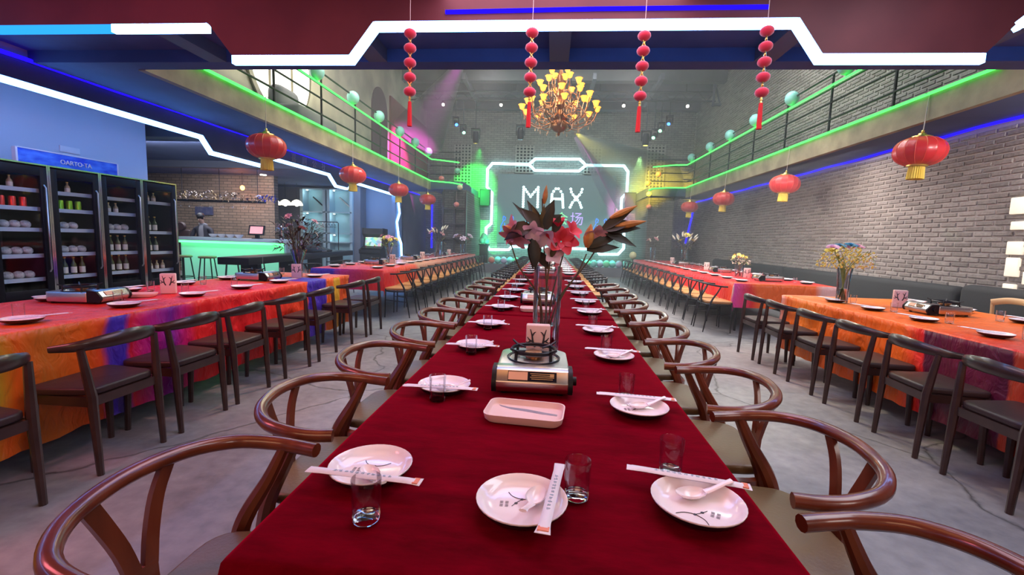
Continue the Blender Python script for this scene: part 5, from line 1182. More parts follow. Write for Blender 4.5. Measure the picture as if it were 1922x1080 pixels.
part(t, 'screen', MB().box((0, -0.025, 0), (0.56, 0.01, 0.30)).xf(sm), gm)
for i, x in enumerate((-0.18, 0.12)):
    part(t, 'joystick', MB().cyl((x, -0.25, 0.85), (x, -0.25, 0.92), 0.008, n=6).ball((x, -0.25, 0.93), 0.02, 8, 6), M['red_silk'])
part(t, 'control_panel', MB().box((0, -0.21, 0.855), (0.64, 0.30, 0.012)), M['black_metal'])

# ---------------------------------------------------------------- lanterns
def make_lantern():
    t = thing('lantern', 'x', 'lantern')
    R, H, n = 0.272, 0.178, 64
    prof = [(R * cos(a) ** 0.75 if abs(cos(a)) > 1e-6 else 0.0, H * sin(a)) for a in [radians(d) for d in range(-72, 73, 9)]]
    part(t, 'body', MB().lathe(prof, n, lobes=16, amp=0.014), M['red_silk'])
    rb = MB()
    for k in range(16):
        q = 2 * pi * k / 16
        rb.tube([(r * 1.015 * cos(q), r * 1.015 * sin(q), z * 1.005) for r, z in prof], 0.0028, 4)
    part(t, 'rib', rb, mat('bright_red_rib', (0.75, 0.09, 0.05), 0.35), kind='stuff')
    part(t, 'top_cap', MB().lathe([(0.112, 0.168), (0.108, 0.186), (0.05, 0.19), (0.04, 0.225), (0.0001, 0.235)], 24, cap=False), M['gold'])
    part(t, 'bottom_cap', MB().lathe([(0.112, -0.168), (0.108, -0.186), (0.0001, -0.188)], 24, cap=False), M['gold'])
    part(t, 'fringe', MB().lathe([(0.078, -0.187), (0.084, -0.27), (0.088, -0.345), (0.078, -0.345), (0.072, -0.187)], 48, lobes=24, amp=0.05, cap=False), M['tassel_gold'])
    part(t, 'cord', MB().cyl((0, 0, 0.235), (0, 0, 0.72), 0.006, n=6), M['cord'])
    part(t, 'hook', MB().cyl((-0.055, 0, 0.715), (0.055, 0, 0.715), 0.005, n=6), M['black_metal']); part(t, 'knot', MB().ball((0, 0, 0.25), 0.02, 8, 6), M['gold']); return t
KL = Kind(make_lantern())
for i, y in enumerate((6.64, 9.62, 12.56, 15.55)):
    KL.at((XL + 0.05, y, 2.565), 0.1 * i, 'red ribbed lantern with yellow fringe under the bar-side gallery, %s from the camera' % ORD[i], 'red lanterns')
for i, y in enumerate((6.33, 9.69, 12.96, 16.04)):
    KL.at((XR - 0.05, y, 2.565), 0.1 * i, 'red ribbed lantern with yellow fringe under the brick-side gallery, %s from the camera' % ORD[i], 'red lanterns', ry=0.05)
# strings of red felt balls on the mezzanine ceiling
def make_string():
    t = thing('ball_string', 'x', 'hanging ornament')
    for j in range(5):
        z = -0.087 * j
        part(t, 'felt_ball', MB().ball((0, 0, z), 0.039, 14, 10, (1, 1, 0.73)), M['red_fuzz'])
        if j < 4: part(t, 'bead_link', MB().tube([(0.012, 0, z - 0.028), (-0.010, 0.006, z - 0.058)], 0.0035, 6).tube([(-0.012, 0, z - 0.028), (0.010, -0.006, z - 0.058)], 0.0035, 6).ball((0, 0, z - 0.043), 0.007, 8, 6), M['gold'])
    part(t, 'gold_bead', MB().ball((0, 0, -0.39), 0.009, 8, 6).cyl((0, 0, -0.375), (0, 0, -0.42), 0.006, n=8), M['gold'])
    part(t, 'tassel', MB().lathe([(0.0001, -0.405), (0.010, -0.41), (0.011, -0.43), (0.014, -0.56), (0.0001, -0.562)], 20, lobes=10, amp=0.1, cap=False), M['tassel_red'])
    part(t, 'cord', MB().cyl((0, 0, 0.03), (0, 0, 0.538), 0.002, n=5), M['cord'], label='thin cord'); return t
KB2 = Kind(make_string())
for i, (x, z) in enumerate(((-0.93, 2.552), (-0.17, 2.552), (0.5, 2.53), (1.2, 2.552))):
    KB2.at((x, 2.9, z), 0.4 * i, 'string of five red felt balls and a tassel, %s from the bar side' % ORD[i], 'red ball strings', ry=(0.0, 0.01, 0.02, 0.035)[i])

# ---------------------------------------------------------------- chandelier
ch = thing('chandelier', 'large tiered bronze chandelier with glowing amber flower shades and crystal drops', 'chandelier', (0.05, 9.5, 0))
part(ch, 'urn', MB().lathe([(0.0001, 3.40), (0.015, 3.42), (0.03, 3.45), (0.02, 3.47), (0.10, 3.50), (0.16, 3.56), (0.17, 3.62), (0.13, 3.70), (0.16, 3.74), (0.0001, 3.75)], 20, lobes=10, amp=0.05, cap=False), M['bronze'])
part(ch, 'stem', MB().lathe([(0.05, 3.74), (0.09, 3.82), (0.05, 3.92), (0.11, 4.0), (0.06, 4.1), (0.09, 4.25), (0.045, 4.4), (0.07, 4.55), (0.03, 4.7), (0.02, 4.8)], 14), M['bronze'])
part(ch, 'chain', MB().cyl((0, 0, 4.78), (0, 0, 7.2), 0.012, n=6), M['bronze'])
sh_prof = [(0.014, 0.0), (0.03, 0.006), (0.045, 0.035), (0.052, 0.07), (0.073, 0.10), (0.066, 0.10), (0.045, 0.07), (0.03, 0.03), (0.0001, 0.012)]
am, N_, L_, b_ = nodes('amber_glass_shade')
b_.inputs['Base Color'].default_value = (0.8, 0.35, 0.08, 1); b_.inputs['Roughness'].default_value = 0.35
lw_ = N_.new('ShaderNodeLayerWeight'); lw_.inputs['Blend'].default_value = 0.45; mx_ = N_.new('ShaderNodeMix'); mx_.data_type = 'RGBA'
mx_.inputs['A'].default_value = (2.4, 0.95, 0.09, 1); mx_.inputs['B'].default_value = (1.0, 0.20, 0.01, 1); L_.new(lw_.outputs['Facing'], mx_.inputs['Factor'])
L_.new(mx_.outputs['Result'], b_.inputs['Emission Color']); b_.inputs['Emission Strength'].default_value = 1.0
shade_me = MB().lathe(sh_prof, 18, lobes=6, amp=0.07, cap=False).mesh('shade', am)
bulb_me = MB().ball((0, 0, 0.06), 0.034, 10, 7, (1, 1, 1.2)).mesh('bulb', glow('warm_chandelier_bulb', (1.0, 0.62, 0.18), 9.0))
drop_me = MB().lathe([(0.0001, 0), (0.004, -0.03), (0.012, -0.07), (0.008, -0.095), (0.0001, -0.1)], 8, cap=False).mesh('crystal_drop', mat('amber_crystal', (1.0, 0.75, 0.5), 0.05, trans=0.6, ior=1.5))
rr = random.Random(9)
for R_, z, zs, n, ph in ((0.76, 3.90, 3.72, 12, 0.1), (0.60, 4.13, 3.85, 10, 0.35), (0.42, 4.36, 4.1, 8, 0.2), (0.22, 4.58, 4.4, 4, 0.6)):
    for k in range(n):
        q = ph + 2 * pi * k / n; c, s = cos(q), sin(q)
        arm = crom([(0.07 * c, 0.07 * s, zs), (R_ * 0.45 * c, R_ * 0.45 * s, zs - 0.14), (R_ * 0.85 * c, R_ * 0.85 * s, zs - 0.03), (R_ * c, R_ * s, z - 0.01)], 4)
        a = part(ch, 'arm', MB().tube(arm, 0.010, 5), M['bronze'])
        sd = put('shade', shade_me, ch, loc=(R_ * c, R_ * s, z)); put('bulb', bulb_me, sd)
        put('crystal_drop', drop_me, ch, loc=(R_ * 0.93 * c, R_ * 0.93 * s, z - 0.10))
        q2 = q + pi / n; c2, s2 = cos(q2), sin(q2)
        part(ch, 'scroll', MB().tube(crom([(0.06 * c2, 0.06 * s2, zs + 0.05), (R_ * 0.4 * c2, R_ * 0.4 * s2, zs + 0.16), (R_ * 0.75 * c2, R_ * 0.75 * s2, zs + 0.10), (R_ * 0.85 * c2, R_ * 0.85 * s2, zs - 0.02), (R_ * 0.72 * c2, R_ * 0.72 * s2, zs - 0.03)], 4), 0.008, 5), M['bronze'])
        put('crystal_drop', drop_me, ch, loc=(R_ * 0.85 * c2, R_ * 0.85 * s2, zs - 0.03)); put('crystal_drop', drop_me, ch, loc=(R_ * 0.5 * c2, R_ * 0.5 * s2, zs + 0.14))
        if R_ > 0.5: put('crystal_drop', drop_me, ch, loc=(R_ * 0.55 * c, R_ * 0.55 * s, zs - 0.14))
lamp_point((0.05, 9.5, 4.2), (1.0, 0.55, 0.2), 60, 0.4)

# ---------------------------------------------------------------- flowers
def tall_vase(t, r0, r1, h, water=0.0, flare=False):
    prof = [(0.0001, 0.0), (r0 * 0.97, 0.0), (r0, 0.004)] + ([(r0 * 1.0, h * 0.5), (r1 * 0.85, h * 0.85), (r1, h)] if flare else [(r1, h)])
    ins = [(max(r - 0.004, 0.0001), max(z, 0.016)) for r, z in reversed(prof[1:])]; ins[0] = (prof[-1][0] - 0.0035, h)
    p = part(t, 'vase', MB().lathe(prof + ins + [(0.0001, 0.016)], 28, cap=False), M['vase_glass'], label='clear glass vase')
    if water: part(p, 'water', MB().lathe([(0.0001, 0.018), (r0 - 0.006, 0.018), (r0 - 0.006, water), (0.0001, water)], 24, cap=False), M['water'])
def lily(mb, c, d, L, W, n=6, spread=0.9, curl=0.35):
    W *= 1.35
    d = Vector(d).normalized(); a = d.orthogonal().normalized(); b = d.cross(a)
    for k in range(n):
        q = 2 * pi * k / n; o = a * cos(q) + b * sin(q)
        mb.petal(Vector(c) + o * 0.004, d * (1 - spread * 0.5) + o * spread, d, L, W, curl, 6, (0.3, 0.6, 0.9, 1.0, 0.95, 0.75, 0.3))
def bud(mb, a, d, L, r, n=8):
    d = Vector(d).normalized(); P = [Vector(a) + d * L * k / 5 for k in range(6)]
    mb.tube(P, [r * 0.35, r * 0.8, r, r * 0.85, r * 0.5, r * 0.08], n)
def leafy(mb, a, d, up, L, W, curl=0.3): mb.petal(a, d, up, L, W, curl, 5, (0.3, 0.85, 1, 0.8, 0.4, 0.03), th=0.0015)
v = thing('lily_vase', 'tall clear cylinder vase of dried dark lilies, one red bloom, behind the nearest gas stove', 'vase of flowers', (-0.012, 2.24, ZT))
tall_vase(v, 0.066, 0.070, 0.425, 0.135)
def S(x, z, y=0.0): return (x + 0.012, y, z - ZT)     # hall coordinates on the vase's plane
foot = [(-0.02, 0.02), (0.0, -0.02), (0.02, 0.02), (0.01, 0.0), (-0.01, -0.01), (0.025, -0.015), (-0.025, 0.0)]
heads = [S(-0.055, 1.50), S(-0.13, 1.40, 0.02), S(0.0, 1.36, -0.03), S(0.08, 1.36, 0.02), S(0.17, 1.24, -0.02), S(0.26, 1.35, 0.02), S(-0.20, 1.28, -0.03)]
for k, (h, f) in enumerate(zip(heads, foot)):
    mid = (f[0] * -0.5 + h[0] * 0.28, f[1] + h[1] * 0.3, 0.26)
    part(v, 'stem', MB().tube(crom([(f[0], f[1], 0.02), mid, (h[0] * 0.75, h[1], h[2] * 0.78), h], 5), [0.0045, 0.004, 0.003], 6), M['stem'])
def grp(name, m, items, **k):
    for it in items:
        mb = MB(); it(mb); part(v, name, mb, M[m], **k)
# top fan of leaves and buds
grp('leaf', 'leaf_dry', [lambda m, a=a: leafy(m, *a) for a in (
    (S(-0.08, 1.36), (-0.75, 0, 0.75), (0.5, -1, 0.3), 0.17, 0.030, 0.0), (S(-0.06, 1.36), (-0.45, 0, 0.9), (0.4, -1, 0.2), 0.15, 0.05, 0.05),
    (S(-0.04, 1.38), (0.35, 0.1, 0.95), (0, -1, 0.1), 0.13, 0.06, 0.05), (S(-0.03, 1.37), (0.75, 0, 0.65), (0, -1, 0.3), 0.10, 0.055, 0.2),
    (S(-0.05, 1.33), (-0.9, 0, 0.25), (0, -1, 0.5), 0.15, 0.075, 0.35), (S(-0.09, 1.34), (-0.8, -0.1, -0.4), (0, -1, 0.4), 0.13, 0.07, 0.3),
    (S(-0.08, 1.32), (-0.05, -0.1, -1), (0, -1, 0), 0.17, 0.07, -0.1), (S(-0.06, 1.24), (0.5, 0, -0.85), (0, -1, 0), 0.10, 0.05, 0.0),
    (S(0.01, 1.34, -0.03), (0.3, -0.1, 0.95), (0, -1, 0), 0.09, 0.045, 0.1), (S(-0.10, 1.36, -0.05), (-0.7, -0.2, -0.15), (0, -1, 0.6), 0.15, 0.085, 0.5),
    (S(-0.06, 1.36, -0.04), (-0.55, -0.1, 0.6), (0.3, -1, 0.2), 0.14, 0.06, 0.25), (S(-0.03, 1.35, -0.05), (0.15, -0.1, 0.9), (0.2, -1, 0), 0.12, 0.05, 0.1), (S(-0.09, 1.30, -0.05), (0.15, -0.1, -1), (0.4, -1, 0), 0.15, 0.06, 0.1))])
grp('leaf', 'leaf_olive', [lambda m, a=a: leafy(m, *a) for a in ((S(-0.07, 1.35, -0.02), (-0.25, 0, 0.97), (0, -1, 0), 0.12, 0.035, 0.0), (S(-0.05, 1.34, -0.02), (0.05, 0, 1), (0, -1, 0), 0.13, 0.04, 0.0), (S(0.0, 1.22, -0.04), (0.3, -0.2, 0.9), (0, -1, 0), 0.08, 0.03, 0.1))])
grp('bud', 'bud_orange', [lambda m, a=a: bud(m, *a) for a in ((S(-0.045, 1.475), (0.1, 0, 1), 0.09, 0.013), (S(0.17, 1.27, -0.02), (0.12, -0.1, 1), 0.115, 0.026), (S(0.275, 1.415), (0.9, 0, 0.45), 0.14, 0.017), (S(0.30, 1.375), (0.97, 0, 0.2), 0.15, 0.019), (S(-0.20, 1.345), (-0.95, 0, 0.35), 0.05, 0.014))])
grp('leaf', 'leaf_dry', [lambda m, a=a: leafy(m, *a) for a in (
    (S(0.24, 1.36), (0.8, 0, 0.6), (0, -1, 0.4), 0.19, 0.05, 0.05), (S(0.25, 1.36), (0.97, 0, 0.1), (0, -1, 0.4), 0.18, 0.06, 0.1), (S(0.25, 1.35), (0.9, 0, -0.35), (0, -1, 0.4), 0.18, 0.045, 0.1),
    (S(0.24, 1.36), (0.95, -0.1, 0.3), (0, -1, 0.4), 0.16, 0.06, 0.1), (S(0.17, 1.27, -0.01), (0.9, 0, 0.45), (0, -1, 0.3), 0.20, 0.05, 0.25), (S(0.17, 1.26, -0.01), (0.97, 0, 0.15), (0, -1, 0.3), 0.17, 0.05, 0.2)) ])
grp('bloom', 'lily_red', [lambda m: lily(m, S(0.045, 1.295, 0.0), (0.25, -0.8, 0.45), 0.085, 0.05, 6, 0.66, 0.5), lambda m: lily(m, S(0.085, 1.34, -0.02), (0.6, -0.5, 0.5), 0.06, 0.032, 5, 0.5, 0.4), lambda m: lily(m, S(0.03, 1.36, -0.02), (-0.1, -0.3, 0.9), 0.06, 0.03, 4, 0.45, 0.2)], label='wilting red lily bloom')
grp('bloom', 'lily_pink', [lambda m: lily(m, S(-0.17, 1.335, -0.02), (-0.35, -0.5, -0.75), 0.09, 0.045, 6, 0.6, 0.45), lambda m: lily(m, S(-0.17, 1.34, 0.02), (-0.85, -0.4, 0.1), 0.085, 0.045, 5, 0.5, 0.5), lambda m: lily(m, S(0.20, 1.34, 0.0), (0.3, -0.6, -0.5), 0.065, 0.045, 5, 0.6, 0.5)], label='drooping pink lily bloom')
grp('bloom', 'lily_pale', [lambda m: lily(m, S(-0.09, 1.345, -0.05), (-0.1, -0.7, -0.3), 0.05, 0.032, 5, 0.6, 0.6), lambda m: lily(m, S(-0.02, 1.33, -0.03), (-0.3, -0.6, -0.5), 0.085, 0.04, 4, 0.5, 0.4), lambda m: lily(m, S(0.01, 1.23, -0.02), (0.1, -0.7, 0.2), 0.05, 0.035, 5, 0.6, 0.5)], label='pale lilac lily bloom')

def bouquet(label, loc, vh, r0, r1, flare, R, H, parts_, seed, n_st=9, sm='stem'):
    t = thing('flower_vase', label, 'vase of flowers', loc); rg = random.Random(seed)
    tall_vase(t, r0, r1, vh, vh * 0.4, flare)
    mbs = {}
    for i in range(n_st):
        q = rg.uniform(0, 2 * pi); k = rg.uniform(0.3, 1)
        e = (R * k * cos(q), R * k * sin(q), vh + H * rg.uniform(0.35, 0.8))
        part(t, 'stem', MB().tube(crom([(-r0 * 0.5 * cos(q), -r0 * 0.5 * sin(q), 0.02), (r1 * 0.5 * cos(q), r1 * 0.5 * sin(q), vh * 0.95), e], 4), 0.004, 5), M[sm])
    for kind_, m, cnt, size in parts_:
        if kind_ in ('leaf', 'sprig'):
            mb = MB()
            for i in range(cnt):
                q = rg.uniform(0, 2 * pi); k = rg.uniform(0, 1) ** 0.6; p = Vector((R * k * cos(q), R * k * sin(q), vh + H * rg.uniform(0.0, 1.0) * (1 - 0.35 * k)))
                if kind_ == 'sprig': mb.ball(p, size * rg.uniform(.6, 1.2), 5, 4)
                else: mb.petal(p, (cos(q) * 0.7, sin(q) * 0.7, rg.uniform(-.3, 1)), (0, 0, 1), size * rg.uniform(.7, 1.3), size * 0.32, 0.3, 3, (0.3, 1, 0.7, 0.05))
            part(t, 'foliage' if kind_ == 'leaf' else 'small_flowers', mb, M[m], kind='stuff')
        else:
            for i in range(cnt):
                mb = MB(); q = 2 * pi * (i + rg.uniform(-.3, .3)) / cnt; k = rg.uniform(0.35, 0.85); p = Vector((R * k * cos(q), R * k * sin(q), vh + H * rg.uniform(0.55, 0.95)))
                d = (cos(q) * 0.6, sin(q) * 0.6 - 0.2, 0.8)
                if kind_ == 'bloom': lily(mb, p, d, size, size * 0.5, 7, 0.95, 0.3); lily(mb, p + Vector(d) * 0.01, d, size * 0.6, size * 0.35, 6, 0.6, 0.1)
                else: bud(mb, p, d, size, size * 0.16, 6)
                part(t, kind_, mb, M[m])
    return t
b1 = bouquet('flared clear vase of pink and blue blooms with yellow-green sprigs on the orange satin', (3.03, 4.96, ZS), 0.36, 0.055, 0.075, True, 0.25, 0.24, [('leaf', 'leaf_green', 60, 0.06), ('sprig', 'petal_yellow', 260, 0.010), ('sprig', 'petal_cream', 120, 0.008)], 21, 16, 'leaf_green')
for x, y, z, m in ((-0.14, 0, 0.57, 'petal_pink'), (-0.09, 0.08, 0.58, 'lily_pale'), (0.02, -0.02, 0.60, 'petal_blue'), (-0.02, 0.09, 0.59, 'petal_blue'), (0.10, 0.0, 0.59, 'petal_pink'), (0.07, 0.1, 0.58, 'petal_pink'), (-0.18, -0.05, 0.54, 'petal_yellow')):
    mb = MB(); lily(mb, (x, y, z - 0.02), (x, -0.3, 0.9), 0.065, 0.035, 9, 0.95, 0.2); lily(mb, (x, y, z - 0.01), (x, -0.3, 0.9), 0.035, 0.025, 8, 0.6, 0.1); part(b1, 'bloom', mb, M[m])
bouquet('small round vase of yellow-white flowers on the far brick-side satin table', (3.38, 8.46, ZS), 0.22, 0.07, 0.08, False, 0.17, 0.20, [('leaf', 'leaf_green', 40, 0.05), ('sprig', 'petal_cream', 60, 0.010), ('bloom', 'petal_yellow', 9, 0.035)], 22)
bouquet('tall cylinder vase of cream lily buds and yellow lilies, far brick-side table', (3.63, 12.78, ZS), 0.40, 0.085, 0.09, False, 0.32, 0.42, [('leaf', 'leaf_olive', 50, 0.12), ('bud', 'petal_cream', 11, 0.16), ('bloom', 'petal_yellow', 3, 0.09)], 23)
bouquet('slim vase with one pink lily at the stage end of the brick-side table', (3.2, 14.72, ZS), 0.42, 0.08, 0.085, False, 0.2, 0.3, [('leaf', 'leaf_olive', 20, 0.10), ('bloom', 'lily_pink', 2, 0.10), ('bud', 'petal_cream', 3, 0.13)], 24, 5)
bouquet('flared vase of dark dried branches with dull pink flowers on the bar-side table', (-3.12, 5.37, ZS), 0.34, 0.045, 0.10, True, 0.27, 0.46, [('leaf', 'leaf_dry', 150, 0.09), ('sprig', 'ink_grey', 60, 0.012), ('bloom', 'lily_pink', 4, 0.05), ('leaf', 'leaf_olive', 30, 0.08)], 25, 18)
bouquet('flared vase of green and yellow carnations on the red satin by the arcade cabinet', (-3.45, 9.4, ZS), 0.30, 0.06, 0.09, True, 0.2, 0.24, [('leaf', 'leaf_green', 60, 0.09), ('bloom', 'petal_yellow', 5, 0.06), ('bloom', 'petal_pink', 4, 0.06)], 26)
bouquet('three-tube tall vase of dry cream and pink lilies, far bar-side table', (-3.13, 12.37, ZS), 0.42, 0.10, 0.10, False, 0.27, 0.36, [('leaf', 'leaf_olive', 30, 0.13), ('bud', 'petal_cream', 9, 0.15), ('bloom', 'lily_pink', 3, 0.09)], 27)
bouquet('vase of pale wilting lilies at the stage end of the bar-side table', (-2.88, 14.55, ZS), 0.34, 0.06, 0.07, False, 0.3, 0.3, [('leaf', 'leaf_olive', 20, 0.12), ('bloom', 'lily_pale', 5, 0.12)], 28, 6)

# ---------------------------------------------------------------- stage: screen, neon frame, loudspeakers, balloons
s = thing('led_screen', 'big grey LED screen on the stage wall showing MAX in white dots', 'screen', (0, 19.36, 0))
part(s, 'screen_panel', B(-2.36, 2.55, 0, 0.1, 1.14, 4.02), M['led_panel'])
def dots(letter, pts):
    mb = MB()
    for x, z in pts:
        mb.lathe([(0.0001, 0.010), (0.048, 0.008), (0.056, 0.0)], 12, cap=False).xf(Matrix.Translation((x, -0.002, z)) @ Matrix.Rotation(pi / 2, 4, 'X'), len(mb.v) - 36)
    part(s, 'screen_letter', mb, M['screen_white'], label='white dotted letter ' + letter)
def ln(x0, z0, x1, z1, n): return [(x0 + (x1 - x0) * k / (n - 1), z0 + (z1 - z0) * k / (n - 1)) for k in range(n)]
dots('M', ln(-1.27, 3.49, -1.27, 2.68, 9) + ln(-1.27, 3.49, -0.97, 3.10, 5) + ln(-0.97, 3.10, -0.66, 3.49, 5) + ln(-0.66, 3.49, -0.66, 2.68, 9))
dots('A', ln(-0.1, 2.69, -0.07, 3.22, 7) + ln(0.36, 3.22, 0.41, 2.69, 7) + [(-0.01, 3.34), (0.08, 3.45), (0.19, 3.45), (0.29, 3.34)] + ln(0.02, 3.03, 0.28, 3.03, 4))
dots('X', ln(0.70, 3.45, 0.73, 3.33, 2) + ln(0.80, 3.22, 0.96, 3.06, 3) + ln(1.17, 3.45, 1.14, 3.33, 2) + ln(1.07, 3.22, 0.92, 3.06, 3) + [(0.88, 3.0), (1.0, 3.0)] + ln(0.79, 2.90, 0.70, 2.70, 3) + ln(1.09, 2.90, 1.17, 2.70, 3))
for ch_, x, m in (('派', -0.92, 'screen_cyan'), ('对', -0.30, 'screen_cyan'), ('会', 0.36, 'screen_green'), ('场', 1.0, 'screen_purple')):
    put('screen_letter', words_mesh(ch_, 0.58, M[m]), s, loc=(x, -0.008, 2.18), rot=(pi / 2, 0, 0), label='glowing outlined character on the screen')
def figure(x, z, f):
    mb = MB(); k = lambda pts: mb.tube([(x + f * a, -0.006, z + b) for a, b in pts], 0.022, 5)
    k([(0.0, 0.48), (0.08, 0.42), (0.05, 0.3), (-0.03, 0.32), (-0.02, 0.44), (0.0, 0.48)]); k([(0.0, 0.3), (-0.12, 0.05), (-0.1, -0.1), (0.06, -0.05), (0.04, 0.2)])
    k([(-0.1, -0.1), (-0.18, -0.28), (-0.05, -0.33), (0.08, -0.26), (0.05, -0.12)])
    part(s, 'screen_figure', mb, M['screen_blue'], label='blue glowing line figure')
for x, f in ((-2.08, 1), (-1.70, -1), (1.82, 1), (2.22, -1)): figure(x, 1.78, f)
part(None, 'neon_outline', band(MB(), [(-1.09, 4.42), (-2.62, 4.44), (-2.82, 4.2), (-2.82, 3.45), (-2.60, 3.22), (-2.60, 1.93), (-2.82, 1.74), (-2.82, 1.06), (-2.64, 0.82), (-1.82, 0.84), (-1.7, 0.98), (-1.2, 0.98), (1.55, 0.98), (1.86, 0.98), (2.02, 0.78), (2.78, 0.80), (3.0, 1.06), (2.97, 1.75), (2.83, 1.92), (2.80, 3.12), (3.0, 3.35), (3.0, 4.2), (2.82, 4.43), (1.28, 4.43)], 0.10, 19.30, 19.36, XZ), M['neon_frame'], label='pale cyan neon frame with notched outline around the LED screen', cat='neon light', smooth=False)
part(None, 'neon_hexagon', band(MB(), [(-1.08, 4.42), (-0.82, 4.65), (1.0, 4.67), (1.28, 4.43), (1.0, 4.19), (-0.82, 4.18)], 0.10, 19.30, 19.36, XZ, True), M['neon_frame'], label='flat hexagon of pale cyan neon above the LED screen', cat='neon light', smooth=False)
for o_ in [o for o in COL.objects if o.name in ('neon_outline', 'neon_hexagon')]:
    mb = MB()
    for x, z in (((-1.6, 4.43), (2.0, 4.43), (-2.6, 2.6), (2.81, 2.6)) if o_.name == 'neon_outline' else ((-0.4, 4.66), (0.6, 4.18))): mb.cyl((x, 19.33, z), (x, 19.495, z), 0.012, n=6)
    part(o_, 'bracket', mb, M['black_metal'])
def speaker(x, lab):
    t = thing('loudspeaker', lab, 'loudspeaker', (x, 19.2, 2.98))
    part(t, 'cabinet', MB().prism([(-0.22, -0.30), (-0.15, -0.36), (0.15, -0.36), (0.22, -0.30), (0.22, 0.36), (-0.22, 0.36)], -0.17, 0.17, XZ), M['black'], bevel=0.01)
    part(t, 'grille', MB().box((0, -0.172, 0.0), (0.38, 0.008, 0.62)), mat('dark_grille', (0.03, 0.035, 0.05), 0.7)); part(t, 'bracket', MB().cyl((0, 0.15, 0), (0, 0.298, 0), 0.03, n=8), M['black_metal'])
speaker(-2.86, 'dark loudspeaker on the green-lit side of the LED screen'); speaker(3.12, 'dark loudspeaker on the brick-wall side of the LED screen')
def make_balloon(m):
    mb = MB().ball((0, 0, 0), 0.13, 16, 12, (1, 1, 1.06)); t = thing('balloon', 'x', 'balloon')
    part(t, 'skin', mb, M[m]); part(t, 'knot', MB().lathe([(0.004, -0.135), (0.014, -0.152), (0.0001, -0.15)], 8, cap=False), M[m]); return t
KQ = {m: Kind(make_balloon(m)) for m in ('aqua', 'mint', 'lav', 'cream', 'coral')}
for i, y in enumerate((8.22, 9.72, 11.2, 12.73, 14.16, 15.69)): KQ['aqua'].at((XL + 0.02, y, 4.20), i, 'aqua balloon on the handrail of the bar-side gallery, %s from the camera' % ORD[i], 'balloons on the bar-side gallery')
for i, y in enumerate((8.1, 9.78, 11.42, 12.94, 14.47, 16.3)): KQ['aqua'].at((XR - 0.02, y, 4.25), i, 'aqua balloon on the handrail of the brick-side gallery, %s from the camera' % ORD[i], 'balloons on the brick-side gallery')
cols = ['aqua', 'mint', 'aqua', 'lav', 'mint', 'aqua', 'lav', 'aqua', 'mint']
for i in range(9): KQ[cols[i]].at((1.15 + 0.235 * i, 17.42 + 0.06 * (i % 2), 0.47), i, 'balloon on the stage edge, brick-wall side, %s from the middle' % ORD[i], 'balloons on the stage edge')
for i in range(6): KQ[('coral', 'aqua', 'lav', 'aqua', 'mint', 'aqua')[i]].at((-2.3 + 0.24 * i, 17.42 + 0.06 * (i % 2), 0.47), i, 'balloon on the stage edge, bar side, %s from the timber rack' % ORD[i], 'balloons on the stage edge')
for i, (x, z) in enumerate(((-2.75, 1.22), (-2.6, 1.2), (-2.68, 1.36))): KQ['mint'].at((x, 17.9, z), i, 'green balloon on a tall stand before the green-lit wall, %s of three' % ORD[i], 'green balloons on a stand')
t = thing('balloon_stand', 'dark tall stand under three green balloons beside the screen', 'stand', (-2.67, 17.9, 0.33))
part(t, 'table_top', B(-0.2, 0.2, -0.15, 0.15, 0.70, 0.74), M['black']); part(t, 'leg', B(-0.17, 0.17, -0.12, 0.12, 0, 0.70), M['wood_dark'])
KQ['cream'].at((2.92, 16.6, 0.85), 0, 'pale yellow balloon at the stage end of the brick-side table', None)
t = thing('balloon_pole', 'thin pole holding up the pale yellow balloon', 'pole', (2.92, 16.6, 0)); part(t, 'pole', MB().cyl((0, 0, 0), (0, 0, 0.72), 0.012, n=6), M['black_metal']); part(t, 'base', MB().lathe([(0.12, 0), (0.12, 0.02), (0.02, 0.03)], 16), M['black_metal'])
# garlands of small paper lanterns on the two stage towers
def mini(x, y, z, m, lab):
    t = thing('paper_lantern', lab, 'paper lantern', (x, y, z)); part(t, 'body', MB().ball((0, 0, 0), 0.10, 14, 9, (1, 1, 0.9)), M[m]); part(t, 'cord', MB().cyl((0, 0, 0.08), (0, 0, 0.45), 0.004, n=5), M['cord'])
for i, (x, z, m) in enumerate(((-3.39, 3.62, 'mint'), (-3.95, 3.34, 'coral'), (-3.29, 3.05, 'cream'), (-3.40, 2.45, 'coral'))): mini(x, 15.95, z, m, 'small round paper lantern by the timber rack, %s from the top' % ORD[i])
for i, (x, z, m) in enumerate(((3.68, 3.76, 'coral'), (3.33, 3.43, 'coral'), (3.40, 3.05, 'cream'), (3.42, 2.6, 'coral'))): mini(x, 16.83, z, m, 'small round paper lantern by the brick tower, wall side, %s from the top' % ORD[i])
